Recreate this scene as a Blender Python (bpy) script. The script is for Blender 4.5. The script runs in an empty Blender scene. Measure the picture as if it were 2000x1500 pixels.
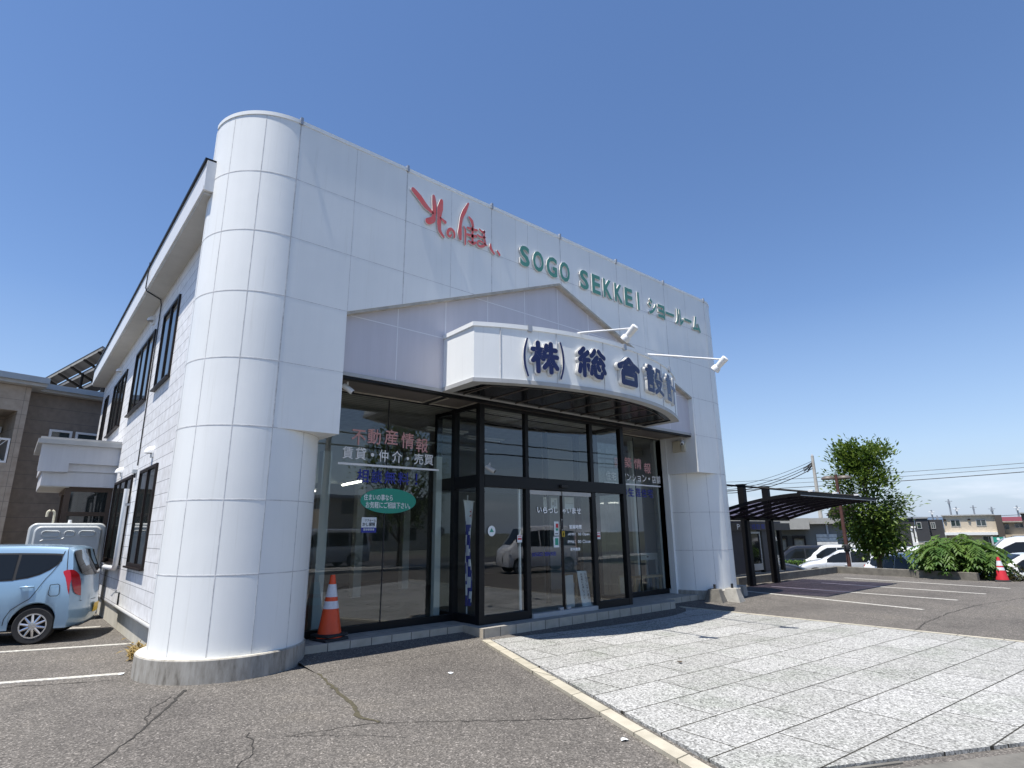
import bpy, bmesh, math, random
from mathutils import Vector, Matrix
random.seed(7)
C = bpy.context.scene
R = math.radians
PI = math.pi
# ------------------------------------------------------------------ camera
F, PITCH, YAW, ROLL = 1121.94, R(14.487), R(49.403), R(-0.616)
EYE = Vector((0, 0, 1.62))
cd = bpy.data.cameras.new('camera')
cd.sensor_width = 36; cd.sensor_fit = 'HORIZONTAL'; cd.lens = 36 * F / 2000
cd.clip_start = .05; cd.clip_end = 5000
cam = bpy.data.objects.new('camera', cd); C.collection.objects.link(cam)
fwd = Vector((math.cos(YAW) * math.cos(PITCH), math.sin(YAW) * math.cos(PITCH), math.sin(PITCH)))
rt = Vector((math.sin(YAW), -math.cos(YAW), 0)); up = rt.cross(fwd)
r2 = rt * math.cos(ROLL) + up * math.sin(ROLL); u2 = up * math.cos(ROLL) - rt * math.sin(ROLL)
cam.matrix_world = Matrix(((r2.x, u2.x, -fwd.x, 0), (r2.y, u2.y, -fwd.y, 0), (r2.z, u2.z, -fwd.z, 1.62), (0, 0, 0, 1)))
C.camera = cam
# ------------------------------------------------------------------ light
SUN_EL = R(70.5)
w = bpy.data.worlds.new('World'); C.world = w; w.use_nodes = True
nt = w.node_tree; nt.nodes.clear()
sky = nt.nodes.new('ShaderNodeTexSky'); sky.sky_type = 'NISHITA'; sky.sun_disc = False
sky.sun_elevation = SUN_EL; sky.sun_rotation = R(-94); sky.altitude = 0; sky.air_density = 1.0; sky.dust_density = .1; sky.ozone_density = 2.2
bg = nt.nodes.new('ShaderNodeBackground'); bg.inputs['Strength'].default_value = .138
wo = nt.nodes.new('ShaderNodeOutputWorld')
tc = nt.nodes.new('ShaderNodeTexCoord'); sx = nt.nodes.new('ShaderNodeSeparateXYZ')
mp = nt.nodes.new('ShaderNodeMapping'); mp.inputs['Scale'].default_value = (3.2, 3.2, 16)
nz = nt.nodes.new('ShaderNodeTexNoise'); nz.inputs['Scale'].default_value = 1.6; nz.inputs['Detail'].default_value = 7; nz.inputs['Roughness'].default_value = .55
cr = nt.nodes.new('ShaderNodeValToRGB'); cr.color_ramp.elements[0].position = .5; cr.color_ramp.elements[1].position = .72
hr = nt.nodes.new('ShaderNodeValToRGB')
hr.color_ramp.elements[0].position = .0; hr.color_ramp.elements[0].color = (1, 1, 1, 1)
hr.color_ramp.elements[1].position = .12; hr.color_ramp.elements[1].color = (0, 0, 0, 1)
mu = nt.nodes.new('ShaderNodeMath'); mu.operation = 'MULTIPLY'
mu2 = nt.nodes.new('ShaderNodeMath'); mu2.operation = 'MULTIPLY'; mu2.inputs[1].default_value = .9
mx = nt.nodes.new('ShaderNodeMixRGB'); mx.inputs[2].default_value = (4.6, 4.9, 5.6, 1)
hs = nt.nodes.new('ShaderNodeHueSaturation'); hs.inputs['Saturation'].default_value = 1.14; hs.inputs['Value'].default_value = 1.0
L = nt.links.new
L(tc.outputs['Generated'], sx.inputs[0]); L(tc.outputs['Generated'], mp.inputs[0]); L(mp.outputs[0], nz.inputs[0])
L(nz.outputs[0], cr.inputs[0]); L(sx.outputs[2], hr.inputs[0]); L(cr.outputs[0], mu.inputs[0]); L(hr.outputs[0], mu.inputs[1])
L(mu.outputs[0], mu2.inputs[0]); L(mu2.outputs[0], mx.inputs[0]); L(sky.outputs[0], hs.inputs['Color']); 
hz = nt.nodes.new('ShaderNodeValToRGB'); hz.color_ramp.elements[0].position = .0; hz.color_ramp.elements[0].color = (.92, .92, .92, 1); hz.color_ramp.elements[1].position = .34; hz.color_ramp.elements[1].color = (0, 0, 0, 1)
k_ = hz.color_ramp.elements.new(.12); k_.color = (.40, .40, .40, 1)
hm_ = nt.nodes.new('ShaderNodeMixRGB'); hm_.inputs[2].default_value = (1.95, 2.65, 3.7, 1)
L(sx.outputs[2], hz.inputs[0]); L(hz.outputs[0], hm_.inputs[0]); tn = nt.nodes.new('ShaderNodeMixRGB'); tn.blend_type = 'MULTIPLY'; tn.inputs[0].default_value = 1; tn.inputs[2].default_value = (.86, .77, .785, 1)
L(hs.outputs[0], tn.inputs[1]); L(tn.outputs[0], hm_.inputs[1]); L(hm_.outputs[0], mx.inputs[1])
L(mx.outputs[0], bg.inputs[0]); L(bg.outputs[0], wo.inputs[0])
sd = bpy.data.lights.new('sun', 'SUN'); sd.energy = 4.6; sd.angle = R(.5); sd.color = (1, .955, .88)
sun = bpy.data.objects.new('sun', sd); C.collection.objects.link(sun)
sun.rotation_euler = Vector((.344, .017, -1)).to_track_quat('-Z', 'Y').to_euler()
sun.location = (-20, 5, 40)
C.view_settings.view_transform = 'Standard'; C.view_settings.look = 'None'; C.view_settings.gamma = 1
C.view_settings.exposure = 0.62
cy = C.cycles
cy.max_bounces = 7; cy.diffuse_bounces = 3; cy.glossy_bounces = 4; cy.transmission_bounces = 4; cy.transparent_max_bounces = 20
cy.caustics_reflective = False; cy.caustics_refractive = False; cy.sample_clamp_indirect = 4
cy.use_denoising = True
# ------------------------------------------------------------------ helpers
def lin(c):
    return tuple(((x / 255) / 12.92 if x <= 10 else (((x / 255) + .055) / 1.055) ** 2.4) for x in c)
def mat(name, col, rough=.6, metal=0, var=0, vscale=3, bump=0, bscale=40, spec=.5, coat=0, emit=None, var2=None):
    m = bpy.data.materials.new(name); m.use_nodes = True
    n = m.node_tree.nodes; l = m.node_tree.links; b = n['Principled BSDF']
    b.inputs['Base Color'].default_value = (*col, 1); b.inputs['Roughness'].default_value = rough; b.inputs['Metallic'].default_value = metal
    b.inputs['Specular IOR Level'].default_value = spec; b.inputs['Coat Weight'].default_value = coat
    if coat: b.inputs['Coat Roughness'].default_value = .04
    if emit:
        b.inputs['Emission Color'].default_value = (*emit[:3], 1); b.inputs['Emission Strength'].default_value = emit[3]
    t = n.new('ShaderNodeTexCoord')
    if var:
        z = n.new('ShaderNodeTexNoise'); z.inputs['Scale'].default_value = vscale; z.inputs['Detail'].default_value = 6; z.inputs['Roughness'].default_value = .65
        r = n.new('ShaderNodeValToRGB'); r.color_ramp.elements[0].position = .3; r.color_ramp.elements[1].position = .7
        c2 = var2 or tuple(x * (1 - var) for x in col)
        r.color_ramp.elements[0].color = (*c2, 1); r.color_ramp.elements[1].color = (*[min(1, x * (1 + var * .35)) for x in col], 1)
        l.new(t.outputs['Object'], z.inputs['Vector']); l.new(z.outputs[0], r.inputs[0]); l.new(r.outputs[0], b.inputs['Base Color'])
    if bump:
        z = n.new('ShaderNodeTexNoise'); z.inputs['Scale'].default_value = bscale; z.inputs['Detail'].default_value = 4
        bp = n.new('ShaderNodeBump'); bp.inputs['Strength'].default_value = bump; bp.inputs['Distance'].default_value = .02
        l.new(t.outputs['Object'], z.inputs['Vector']); l.new(z.outputs[0], bp.inputs['Height']); l.new(bp.outputs[0], b.inputs['Normal'])
    return m
def nodes(m):
    return m.node_tree.nodes, m.node_tree.links, m.node_tree.nodes['Principled BSDF']
def ramp(n, stops):
    r = n.new('ShaderNodeValToRGB'); e = r.color_ramp.elements
    e[0].position, e[0].color = stops[0][0], (*stops[0][1], 1); e[1].position, e[1].color = stops[-1][0], (*stops[-1][1], 1)
    for p_, c_ in stops[1:-1]:
        k = e.new(p_); k.color = (*c_, 1)
    return r
def tex(n, kind, scale, l, vec, **kw):
    z = n.new(kind); z.inputs['Scale'].default_value = scale
    for k, v in kw.items(): z.inputs[k].default_value = v
    l.new(vec, z.inputs['Vector']); return z
def mixc(n, l, mode, fac, a, b):
    x = n.new('ShaderNodeMixRGB'); x.blend_type = mode
    for s, v in ((0, fac), (1, a), (2, b)):
        if isinstance(v, (int, float)): x.inputs[s].default_value = v
        elif isinstance(v, tuple): x.inputs[s].default_value = (*v, 1)
        else: l.new(v, x.inputs[s])
    return x.outputs[0]

class MB:
    def __init__(s): s.v = []; s.f = []; s.mi = []; s.m = 0
    def add(s, vs, fs):
        n = len(s.v); s.v += [tuple(v) for v in vs]; s.f += [tuple(i + n for i in f) for f in fs]; s.mi += [s.m] * len(fs); return s
    def mset(s, m): s.m = m; return s
    def box(s, x0, x1, y0, y1, z0, z1):
        return s.add([(x, y, z) for z in (z0, z1) for y in (y0, y1) for x in (x0, x1)],
                     [(0, 2, 3, 1), (4, 5, 7, 6), (0, 1, 5, 4), (2, 6, 7, 3), (0, 4, 6, 2), (1, 3, 7, 5)])
    def obox(s, cx, cy_, z0, lx, ly, lz, a=0, taper=1):
        ca, sa = math.cos(a), math.sin(a); v = []
        for z, k in ((z0, 1), (z0 + lz, taper)):
            for y in (-ly / 2 * k, ly / 2 * k):
                for x in (-lx / 2 * k, lx / 2 * k): v.append((cx + x * ca - y * sa, cy_ + x * sa + y * ca, z))
        return s.add(v, [(0, 2, 3, 1), (4, 5, 7, 6), (0, 1, 5, 4), (2, 6, 7, 3), (0, 4, 6, 2), (1, 3, 7, 5)])
    def prism(s, poly, fn, a, b):
        n = len(poly); v = [fn(u, t, a) for u, t in poly] + [fn(u, t, b) for u, t in poly]
        return s.add(v, [tuple(range(n))[::-1], tuple(range(n, 2 * n))] + [(i, (i + 1) % n, n + (i + 1) % n, n + i) for i in range(n)])
    def quad(s, a, b, c, d): return s.add([a, b, c, d], [(0, 1, 2, 3)])
    def grid(s, rows, closed=False):
        nr, nc = len(rows), len(rows[0]); v = [p for r in rows for p in r]; f = []
        for i in range(nr - 1):
            for j in range(nc if closed else nc - 1):
                k = (j + 1) % nc; f.append((i * nc + j, i * nc + k, (i + 1) * nc + k, (i + 1) * nc + j))
        return s.add(v, f)
    def tube(s, pts, r, n=8, caps=True):
        pts = [Vector(p) for p in pts]; rs = r if isinstance(r, (list, tuple)) else [r] * len(pts); rows = []
        ref = None
        for i, p in enumerate(pts):
            d = (pts[min(i + 1, len(pts) - 1)] - pts[max(i - 1, 0)]).normalized()
            if ref is None: ref = Vector((0, 0, 1)) if abs(d.z) < .9 else Vector((1, 0, 0))
            a = d.cross(ref).normalized(); b_ = d.cross(a).normalized(); ref = a.cross(d) if False else ref
            if abs(d.dot(ref)) > .97: ref = Vector((0, 1, 0)) if abs(d.y) < .9 else Vector((1, 0, 0))
            rows.append([tuple(p + (a * math.cos(2 * PI * k / n) + b_ * math.sin(2 * PI * k / n)) * rs[i]) for k in range(n)])
        base = len(s.v); s.grid(rows, True)
        if caps:
            s.f += [tuple(base + k for k in range(n))[::-1], tuple(base + (len(pts) - 1) * n + k for k in range(n))]; s.mi += [s.m] * 2
        return s
    def lathe(s, prof, n=24, c=(0, 0, 0), axis='z', a0=0, a1=2 * PI):
        full = abs(a1 - a0 - 2 * PI) < 1e-6; rows = []
        for r, h in prof:
            row = []
            for k in range(n if full else n + 1):
                t = a0 + (a1 - a0) * k / n; x, y = r * math.cos(t), r * math.sin(t)
                row.append((c[0] + x, c[1] + y, c[2] + h) if axis == 'z' else ((c[0] + x, c[1] + h, c[2] + y) if axis == 'y' else (c[0] + h, c[1] + x, c[2] + y)))
            rows.append(row)
        return s.grid(rows, full)
    def build(s, name, mats, parent=None, smooth=0, bevel=0, loc=None, recalc=True):
        off = Vector((0, 0, 0)); q = parent
        while q: off += q.location; q = q.parent
        if loc is None and parent is None:
            xs, ys, zs = zip(*s.v); loc = ((min(xs) + max(xs)) / 2, (min(ys) + max(ys)) / 2, min(zs))
        if parent is None: off = Vector(loc)
        me = bpy.data.meshes.new(name)
        me.from_pydata([tuple(Vector(v) - off) for v in s.v], [], s.f)
        for m in (mats if isinstance(mats, (list, tuple)) else [mats]): me.materials.append(m)
        me.polygons.foreach_set('material_index', s.mi)
        if recalc:
            b = bmesh.new(); b.from_mesh(me); bmesh.ops.remove_doubles(b, verts=b.verts, dist=1e-5); bmesh.ops.recalc_face_normals(b, faces=b.faces); b.to_mesh(me); b.free()
        if smooth:
            me.polygons.foreach_set('use_smooth', [True] * len(me.polygons)); me.set_sharp_from_angle(angle=R(smooth))
        me.update()
        o = bpy.data.objects.new(name, me); C.collection.objects.link(o)
        if parent: o.parent = parent
        else: o.location = loc
        if bevel:
            bm_ = o.modifiers.new('bevel', 'BEVEL'); bm_.width = bevel; bm_.segments = 2; bm_.limit_method = 'ANGLE'; bm_.angle_limit = R(40)
        return o
def tag(o, label=None, cat=None, group=None, kind=None):
    if label: o['label'] = label
    if cat: o['category'] = cat
    if group: o['group'] = group
    if kind: o['kind'] = kind
    return o
def thing(name, label, cat, loc=(0, 0, 0), rz=0, group=None):
    o = bpy.data.objects.new(name, None); C.collection.objects.link(o); o.empty_display_size = .2
    o.location = loc; o.rotation_euler = (0, 0, rz); return tag(o, label, cat, group)
def copy_tree(o, parent=None):
    c = o.copy(); C.collection.objects.link(c); c.parent = parent
    for k in list(o.children): copy_tree(k, c)
    return c
def pol(az, d, z=0): return (d * math.cos(R(az)), d * math.sin(R(az)), z)
_tc = {}
def glyphs(body, offset=0, res=3):
    key = (body, offset)
    if key not in _tc:
        c = bpy.data.curves.new('t', 'FONT'); c.body = body; c.offset = offset; c.resolution_u = res; c.fill_mode = 'FRONT'
        o = bpy.data.objects.new('t', c); C.collection.objects.link(o)
        me = bpy.data.meshes.new_from_object(o.evaluated_get(bpy.context.evaluated_depsgraph_get()))
        v = [(p.co.x, p.co.y) for p in me.vertices]; f = [tuple(p.vertices) for p in me.polygons]
        bpy.data.objects.remove(o); bpy.data.curves.remove(c); bpy.data.meshes.remove(me)
        x0, x1 = min(a for a, _ in v), max(a for a, _ in v); y0, y1 = min(b for _, b in v), max(b for _, b in v)
        _tc[key] = ([((a - x0) / (x1 - x0), (b - y0) / (y1 - y0)) for a, b in v], f)
    return _tc[key]
def text(mb, body, box, fn, offset=0, depth=0):
    """letters fitted into box (u0,u1,v0,v1); fn(u,v,w) gives the place, w out of the surface; depth = thickness"""
    bold = 0
    if not depth: bold, offset = offset, 0
    v, f = glyphs(body, offset); u0, u1, t0, t1 = box
    if bold:
        n_ = len(body); e = bold * .55 * min((u1 - u0) / n_, t1 - t0) ; u0 += e; u1 -= e; t0 += e; t1 -= e
        for k, (du, dv) in enumerate(((0, 0), (e, 0), (-e, 0), (0, e), (0, -e))):
            mb.add([fn(u0 + a * (u1 - u0) + du, t0 + b * (t1 - t0) + dv, .0003 * k) for a, b in v], f)
        return mb
    P = [(u0 + a * (u1 - u0), t0 + b * (t1 - t0)) for a, b in v]
    if not depth: return mb.add([fn(a, b, 0) for a, b in P], f)
    n = len(P); edges = {}
    for q in f:
        for i in range(len(q)):
            e = (q[i], q[(i + 1) % len(q)]); k = tuple(sorted(e)); edges[k] = None if k in edges else e
    mb.add([fn(a, b, depth) for a, b in P], f)
    m0 = mb.m; mb.m = 1
    mb.add([fn(a, b, 0) for a, b in P] + [fn(a, b, depth) for a, b in P], [(e[0], e[1], e[1] + n, e[0] + n) for e in edges.values() if e])
    mb.m = m0; return mb
def stroke(mb, pts, ws, fn, depth=0, n=6):
    """brush stroke with round ends through pts (u,v), half-widths ws"""
    P = []; m = len(pts)
    for i in range(m - 1):
        p0, p1, p2, p3 = pts[max(i - 1, 0)], pts[i], pts[i + 1], pts[min(i + 2, m - 1)]
        for k in range(n):
            t = k / n
            P.append(tuple(.5 * (2 * b + (c - a) * t + (2 * a - 5 * b + 4 * c - d) * t * t + (3 * b - a - 3 * c + d) * t ** 3) for a, b, c, d in zip(p0, p1, p2, p3)) + (ws[i] * (1 - t) + ws[i + 1] * t,))
    P.append((*pts[-1], ws[-1])); Lf, Rt = [], []
    for i, (x, y, wd) in enumerate(P):
        a, b = P[max(i - 1, 0)], P[min(i + 1, len(P) - 1)]; dx, dy = b[0] - a[0], b[1] - a[1]; q = math.hypot(dx, dy) or 1
        Lf.append((x - dy / q * wd, y + dx / q * wd)); Rt.append((x + dy / q * wd, y - dx / q * wd))
    def cap(i, j):
        x, y, wd = P[i]; dx, dy = P[i][0] - P[j][0], P[i][1] - P[j][1]; q = math.hypot(dx, dy) or 1; an = math.atan2(dy, dx)
        return [(x + wd * math.cos(an + s), y + wd * math.sin(an + s)) for s in (1.0, .5, 0, -.5, -1.0)]
    poly = Lf + cap(-1, -2) + Rt[::-1] + cap(0, 1)
    nL = len(Lf)
    for wv in ((depth,) if depth else (0,)):
        mb.grid([[fn(a[0], a[1], wv), fn(b[0], b[1], wv)] for a, b in zip(Lf, Rt)])
        for c_, a, b in ((cap(-1, -2), Lf[-1], Rt[-1]), (cap(0, 1), Rt[0], Lf[0])):
            q = [a] + c_ + [b]; mb.add([fn(u, v, wv) for u, v in q], [tuple(range(len(q)))])
    if depth:
        m0 = mb.m; mb.m = 1
        mb.add([fn(u, v, 0) for u, v in poly] + [fn(u, v, depth) for u, v in poly], [(i, (i + 1) % len(poly), len(poly) + (i + 1) % len(poly), len(poly) + i) for i in range(len(poly))]); mb.m = m0
    return mb
# ------------------------------------------------------------------ materials
def panel_material(name, col, streak=.12, rough=.42):
    m = mat(name, col, rough, spec=.4); n, l, b = nodes(m); t = n.new('ShaderNodeTexCoord')
    mp_ = n.new('ShaderNodeMapping'); mp_.inputs['Scale'].default_value = (5, 5, .35); l.new(t.outputs['Object'], mp_.inputs[0])
    a = tex(n, 'ShaderNodeTexNoise', 1.4, l, mp_.outputs[0], Detail=6, Roughness=.7); ra = ramp(n, [(.42, tuple(x * (1 - streak) for x in col)), (.62, col)]); l.new(a.outputs[0], ra.inputs[0])
    c = tex(n, 'ShaderNodeTexNoise', .7, l, t.outputs['Object'], Detail=5); rc = ramp(n, [(.35, (.93, .935, .94)), (.65, (1, 1, 1))]); l.new(c.outputs[0], rc.inputs[0])
    m2 = n.new('ShaderNodeMapping'); m2.inputs['Scale'].default_value = (16, 16, .45); l.new(t.outputs['Object'], m2.inputs[0])
    e = tex(n, 'ShaderNodeTexNoise', 1.2, l, m2.outputs[0], Detail=4, Roughness=.6); re = ramp(n, [(.26, (.92, .915, .90)), (.40, (1, 1, 1))]); l.new(e.outputs[0], re.inputs[0])
    cc = mixc(n, l, 'MULTIPLY', 1, ra.outputs[0], rc.outputs[0])
    l.new(mixc(n, l, 'MULTIPLY', 1, cc, re.outputs[0]), b.inputs['Base Color'])
    d = tex(n, 'ShaderNodeTexNoise', 2.2, l, t.outputs['Object'], Detail=2); bp = n.new('ShaderNodeBump'); bp.inputs['Strength'].default_value = .035; bp.inputs['Distance'].default_value = .05
    l.new(d.outputs[0], bp.inputs['Height']); l.new(bp.outputs[0], b.inputs['Normal']); return m
M = {}
M['panel'] = panel_material('white_enamel_panel', (.88, .89, .87), .02)
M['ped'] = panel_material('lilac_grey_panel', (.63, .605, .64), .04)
M['seam'] = mat('panel_joint_sealant', (.66, .66, .66), .8, var=.35, vscale=9)
M['pseam'] = mat('pale_joint_sealant', (.80, .80, .82), .6)
M['cream'] = mat('weathered_cream_trim', (.50, .46, .39), .6, var=.35, vscale=6)
M['white'] = mat('white_painted_metal', (.80, .80, .79), .35, var=.05)
M['wgrey'] = mat('pale_grey_trim', (.45, .45, .44), .5, var=.15)
M['black'] = mat('black_aluminium', (.006, .006, .007), .45, spec=.3)
M['brown'] = mat('dark_bronze_aluminium', (.016, .010, .008), .45, spec=.3)
M['bronze'] = mat('bronze_trim', (.12, .10, .085), .5)
M['soff'] = mat('brown_soffit_board', (.15, .13, .115), .45, var=.15)
M['bsoff'] = mat('glossy_black_soffit', (.008, .009, .011), .15, spec=.35)
M['under'] = mat('pale_soffit_board', (.55, .53, .49), .75, var=.1)
def glass_material(name, tint, refl, ior=1.5):
    m = bpy.data.materials.new(name); m.use_nodes = True; n = m.node_tree.nodes; l = m.node_tree.links; n.clear()
    o = n.new('ShaderNodeOutputMaterial'); tr = n.new('ShaderNodeBsdfTransparent'); tr.inputs[0].default_value = (*tint, 1)
    g = n.new('ShaderNodeBsdfGlossy'); g.inputs['Roughness'].default_value = .004; g.inputs[0].default_value = (.95, .97, 1, 1)
    f = n.new('ShaderNodeFresnel'); f.inputs['IOR'].default_value = ior; ge = n.new('ShaderNodeNewGeometry'); fm = n.new('ShaderNodeMath'); fm.operation = 'MULTIPLY_ADD'; fm.inputs[1].default_value = 1 / ior - ior; fm.inputs[2].default_value = ior; l.new(ge.outputs['Backfacing'], fm.inputs[0]); l.new(fm.outputs[0], f.inputs['IOR']); a = n.new('ShaderNodeMath'); a.operation = 'MULTIPLY_ADD'; a.inputs[1].default_value = 1.0; a.inputs[2].default_value = refl; a.use_clamp = True
    t = n.new('ShaderNodeTexCoord'); z = n.new('ShaderNodeTexNoise'); z.inputs['Scale'].default_value = .9; bp = n.new('ShaderNodeBump'); bp.inputs['Strength'].default_value = .012; bp.inputs['Distance'].default_value = .1
    l.new(t.outputs['Object'], z.inputs['Vector']); l.new(z.outputs[0], bp.inputs['Height']); l.new(bp.outputs[0], g.inputs['Normal'])
    x = n.new('ShaderNodeMixShader'); l.new(f.outputs[0], a.inputs[0]); l.new(a.outputs[0], x.inputs[0]); l.new(tr.outputs[0], x.inputs[1]); l.new(g.outputs[0], x.inputs[2]); l.new(x.outputs[0], o.inputs[0]); return m
M['glass'] = glass_material('shop_glass', (.80, .85, .83), .06)
M['wglass'] = glass_material('window_glass', (.30, .33, .33), .12)
M['dglass'] = mat('dark_vehicle_glass', (.012, .014, .016), .05, spec=.35)
M['hglass'] = mat('house_window_glass', (.03, .045, .045), .06, spec=.9)
M['navy'] = mat('navy_sign_face', (.010, .016, .085), .35)
M['sgreen'] = mat('green_sign_face', (.105, .33, .25), .5, var=.12)
M['sred'] = mat('red_sign_face', (.86, .115, .10), .5, var=.3, vscale=9, var2=(.72, .20, .19))
M['letter_edge'] = mat('white_letter_edge', (.72, .71, .68), .5, var=.2, vscale=8)
M['pink'] = mat('faded_red_vinyl', (.66, .36, .36), .6)
M['vwhite'] = mat('white_vinyl', (.88, .89, .90), .5)
M['vblue'] = mat('blue_vinyl', (.018, .03, .28), .5)
M['vteal'] = mat('teal_vinyl', (.02, .30, .21), .5)
M['vred'] = mat('red_vinyl', (.5, .03, .04), .5)
M['vyel'] = mat('yellow_vinyl', (.8, .55, .03), .5)
M['ink'] = mat('dark_ink', (.02, .02, .03), .6)
M['paper'] = mat('white_paper', (.72, .76, .78), .7)
M['conc'] = mat('concrete', (.36, .345, .31), .85, var=.3, vscale=5, bump=.25, bscale=30)
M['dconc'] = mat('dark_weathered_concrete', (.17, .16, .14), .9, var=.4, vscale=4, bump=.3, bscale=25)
M['pv'] = mat('pale_paint_line', (.56, .55, .50), .8, var=.5, vscale=22, var2=(.24, .225, .20))
M['orange'] = mat('orange_plastic', (.80, .085, .02), .45, var=.12, vscale=6)
M['refl'] = mat('white_reflective_band', (.72, .72, .76), .4, var=.2, vscale=14)
M['rubber'] = mat('black_rubber', (.018, .018, .02), .7)
M['tyre'] = mat('tyre_rubber', (.02, .02, .021), .8)
M['chrome'] = mat('alloy_wheel', (.62, .62, .63), .22, metal=.9)
M['lampred'] = mat('red_tail_lamp', (.42, .008, .012), .12, coat=.6)
M['lampclr'] = mat('clear_lamp_lens', (.62, .62, .62), .12, coat=.5)
M['plate_y'] = mat('yellow_number_plate', (.80, .50, .015), .4)
M['galv'] = mat('galvanised_steel', (.42, .43, .45), .45, metal=.5, var=.15)
M['pole'] = mat('concrete_pole', (.42, .40, .36), .85, var=.25, vscale=2)
M['cable'] = mat('black_cable', (.02, .02, .022), .6)
M['bark'] = mat('tree_bark', (.10, .075, .05), .9, var=.4, vscale=9, bump=.6, bscale=30)
M['iwall'] = mat('interior_wall', (.38, .39, .385), .85, var=.05)
M['iwhite'] = mat('interior_white_post', (.62, .65, .62), .7)
M['ifloor'] = mat('interior_floor', (.13, .125, .115), .4, var=.2)
M['tube'] = mat('lit_fluorescent_tube', (.8, .8, .8), .5, emit=(1, .97, .85, 4.0))
M['wood'] = mat('pale_wood', (.50, .36, .20), .55, var=.25, vscale=12)
M['wwood'] = mat('white_painted_wood', (.68, .68, .64), .5)
M['tank'] = mat('grey_moulded_tank', (.50, .52, .52), .38, var=.06)
M['beige'] = mat('beige_plastic', (.60, .55, .42), .5)
def stain_concrete():
    m = mat('streaked_concrete', (.4, .38, .34), .85); n, l, b = nodes(m); t = n.new('ShaderNodeTexCoord')
    g = n.new('ShaderNodeMapping'); g.inputs['Scale'].default_value = (4, 4, .9); l.new(t.outputs['Object'], g.inputs[0])
    a = tex(n, 'ShaderNodeTexNoise', 2.2, l, g.outputs[0], Detail=5, Roughness=.7); ra = ramp(n, [(.34, (.16, .145, .12)), (.45, (.29, .27, .235)), (.62, (.40, .38, .34))]); l.new(a.outputs[0], ra.inputs[0])
    l.new(ra.outputs[0], b.inputs['Base Color']); return m
M['plinth'] = stain_concrete(); M['plinth_top'] = mat('pale_plinth_top', (.56, .53, .45), .85, var=.15, vscale=6)
def asphalt():
    m = mat('asphalt', (.1, .1, .1), .92, spec=.25); n, l, b = nodes(m); t = n.new('ShaderNodeTexCoord'); o = t.outputs['Object']
    v = tex(n, 'ShaderNodeTexVoronoi', 74, l, o, Randomness=1.0)
    sp = ramp(n, [(0, (.062, .058, .053)), (.45, (.118, .109, .099)), (.78, (.182, .168, .152)), (1, (.38, .35, .32))])
    bwn = n.new('ShaderNodeRGBToBW'); l.new(v.outputs['Color'], bwn.inputs[0]); l.new(bwn.outputs[0], sp.inputs[0])
    f2 = tex(n, 'ShaderNodeTexNoise', 170, l, o, Detail=3); rf = ramp(n, [(.3, (.55, .55, .55)), (.7, (1.4, 1.38, 1.35))]); l.new(f2.outputs[0], rf.inputs[0])
    c = mixc(n, l, 'MULTIPLY', .8, sp.outputs[0], rf.outputs[0])
    b1 = tex(n, 'ShaderNodeTexNoise', .55, l, o, Detail=7, Roughness=.7); rb = ramp(n, [(.3, (.70, .70, .71)), (.55, (1, 1, 1)), (.75, (1.13, 1.11, 1.06))]); l.new(b1.outputs[0], rb.inputs[0])
    c = mixc(n, l, 'MULTIPLY', 1, c, rb.outputs[0]); l.new(c, b.inputs['Base Color'])
    bp = n.new('ShaderNodeBump'); bp.inputs['Strength'].default_value = .45; bp.inputs['Distance'].default_value = .01; l.new(v.outputs['Distance'], bp.inputs['Height']); l.new(bp.outputs[0], b.inputs['Normal']); return m
M['asph'] = asphalt()
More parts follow.
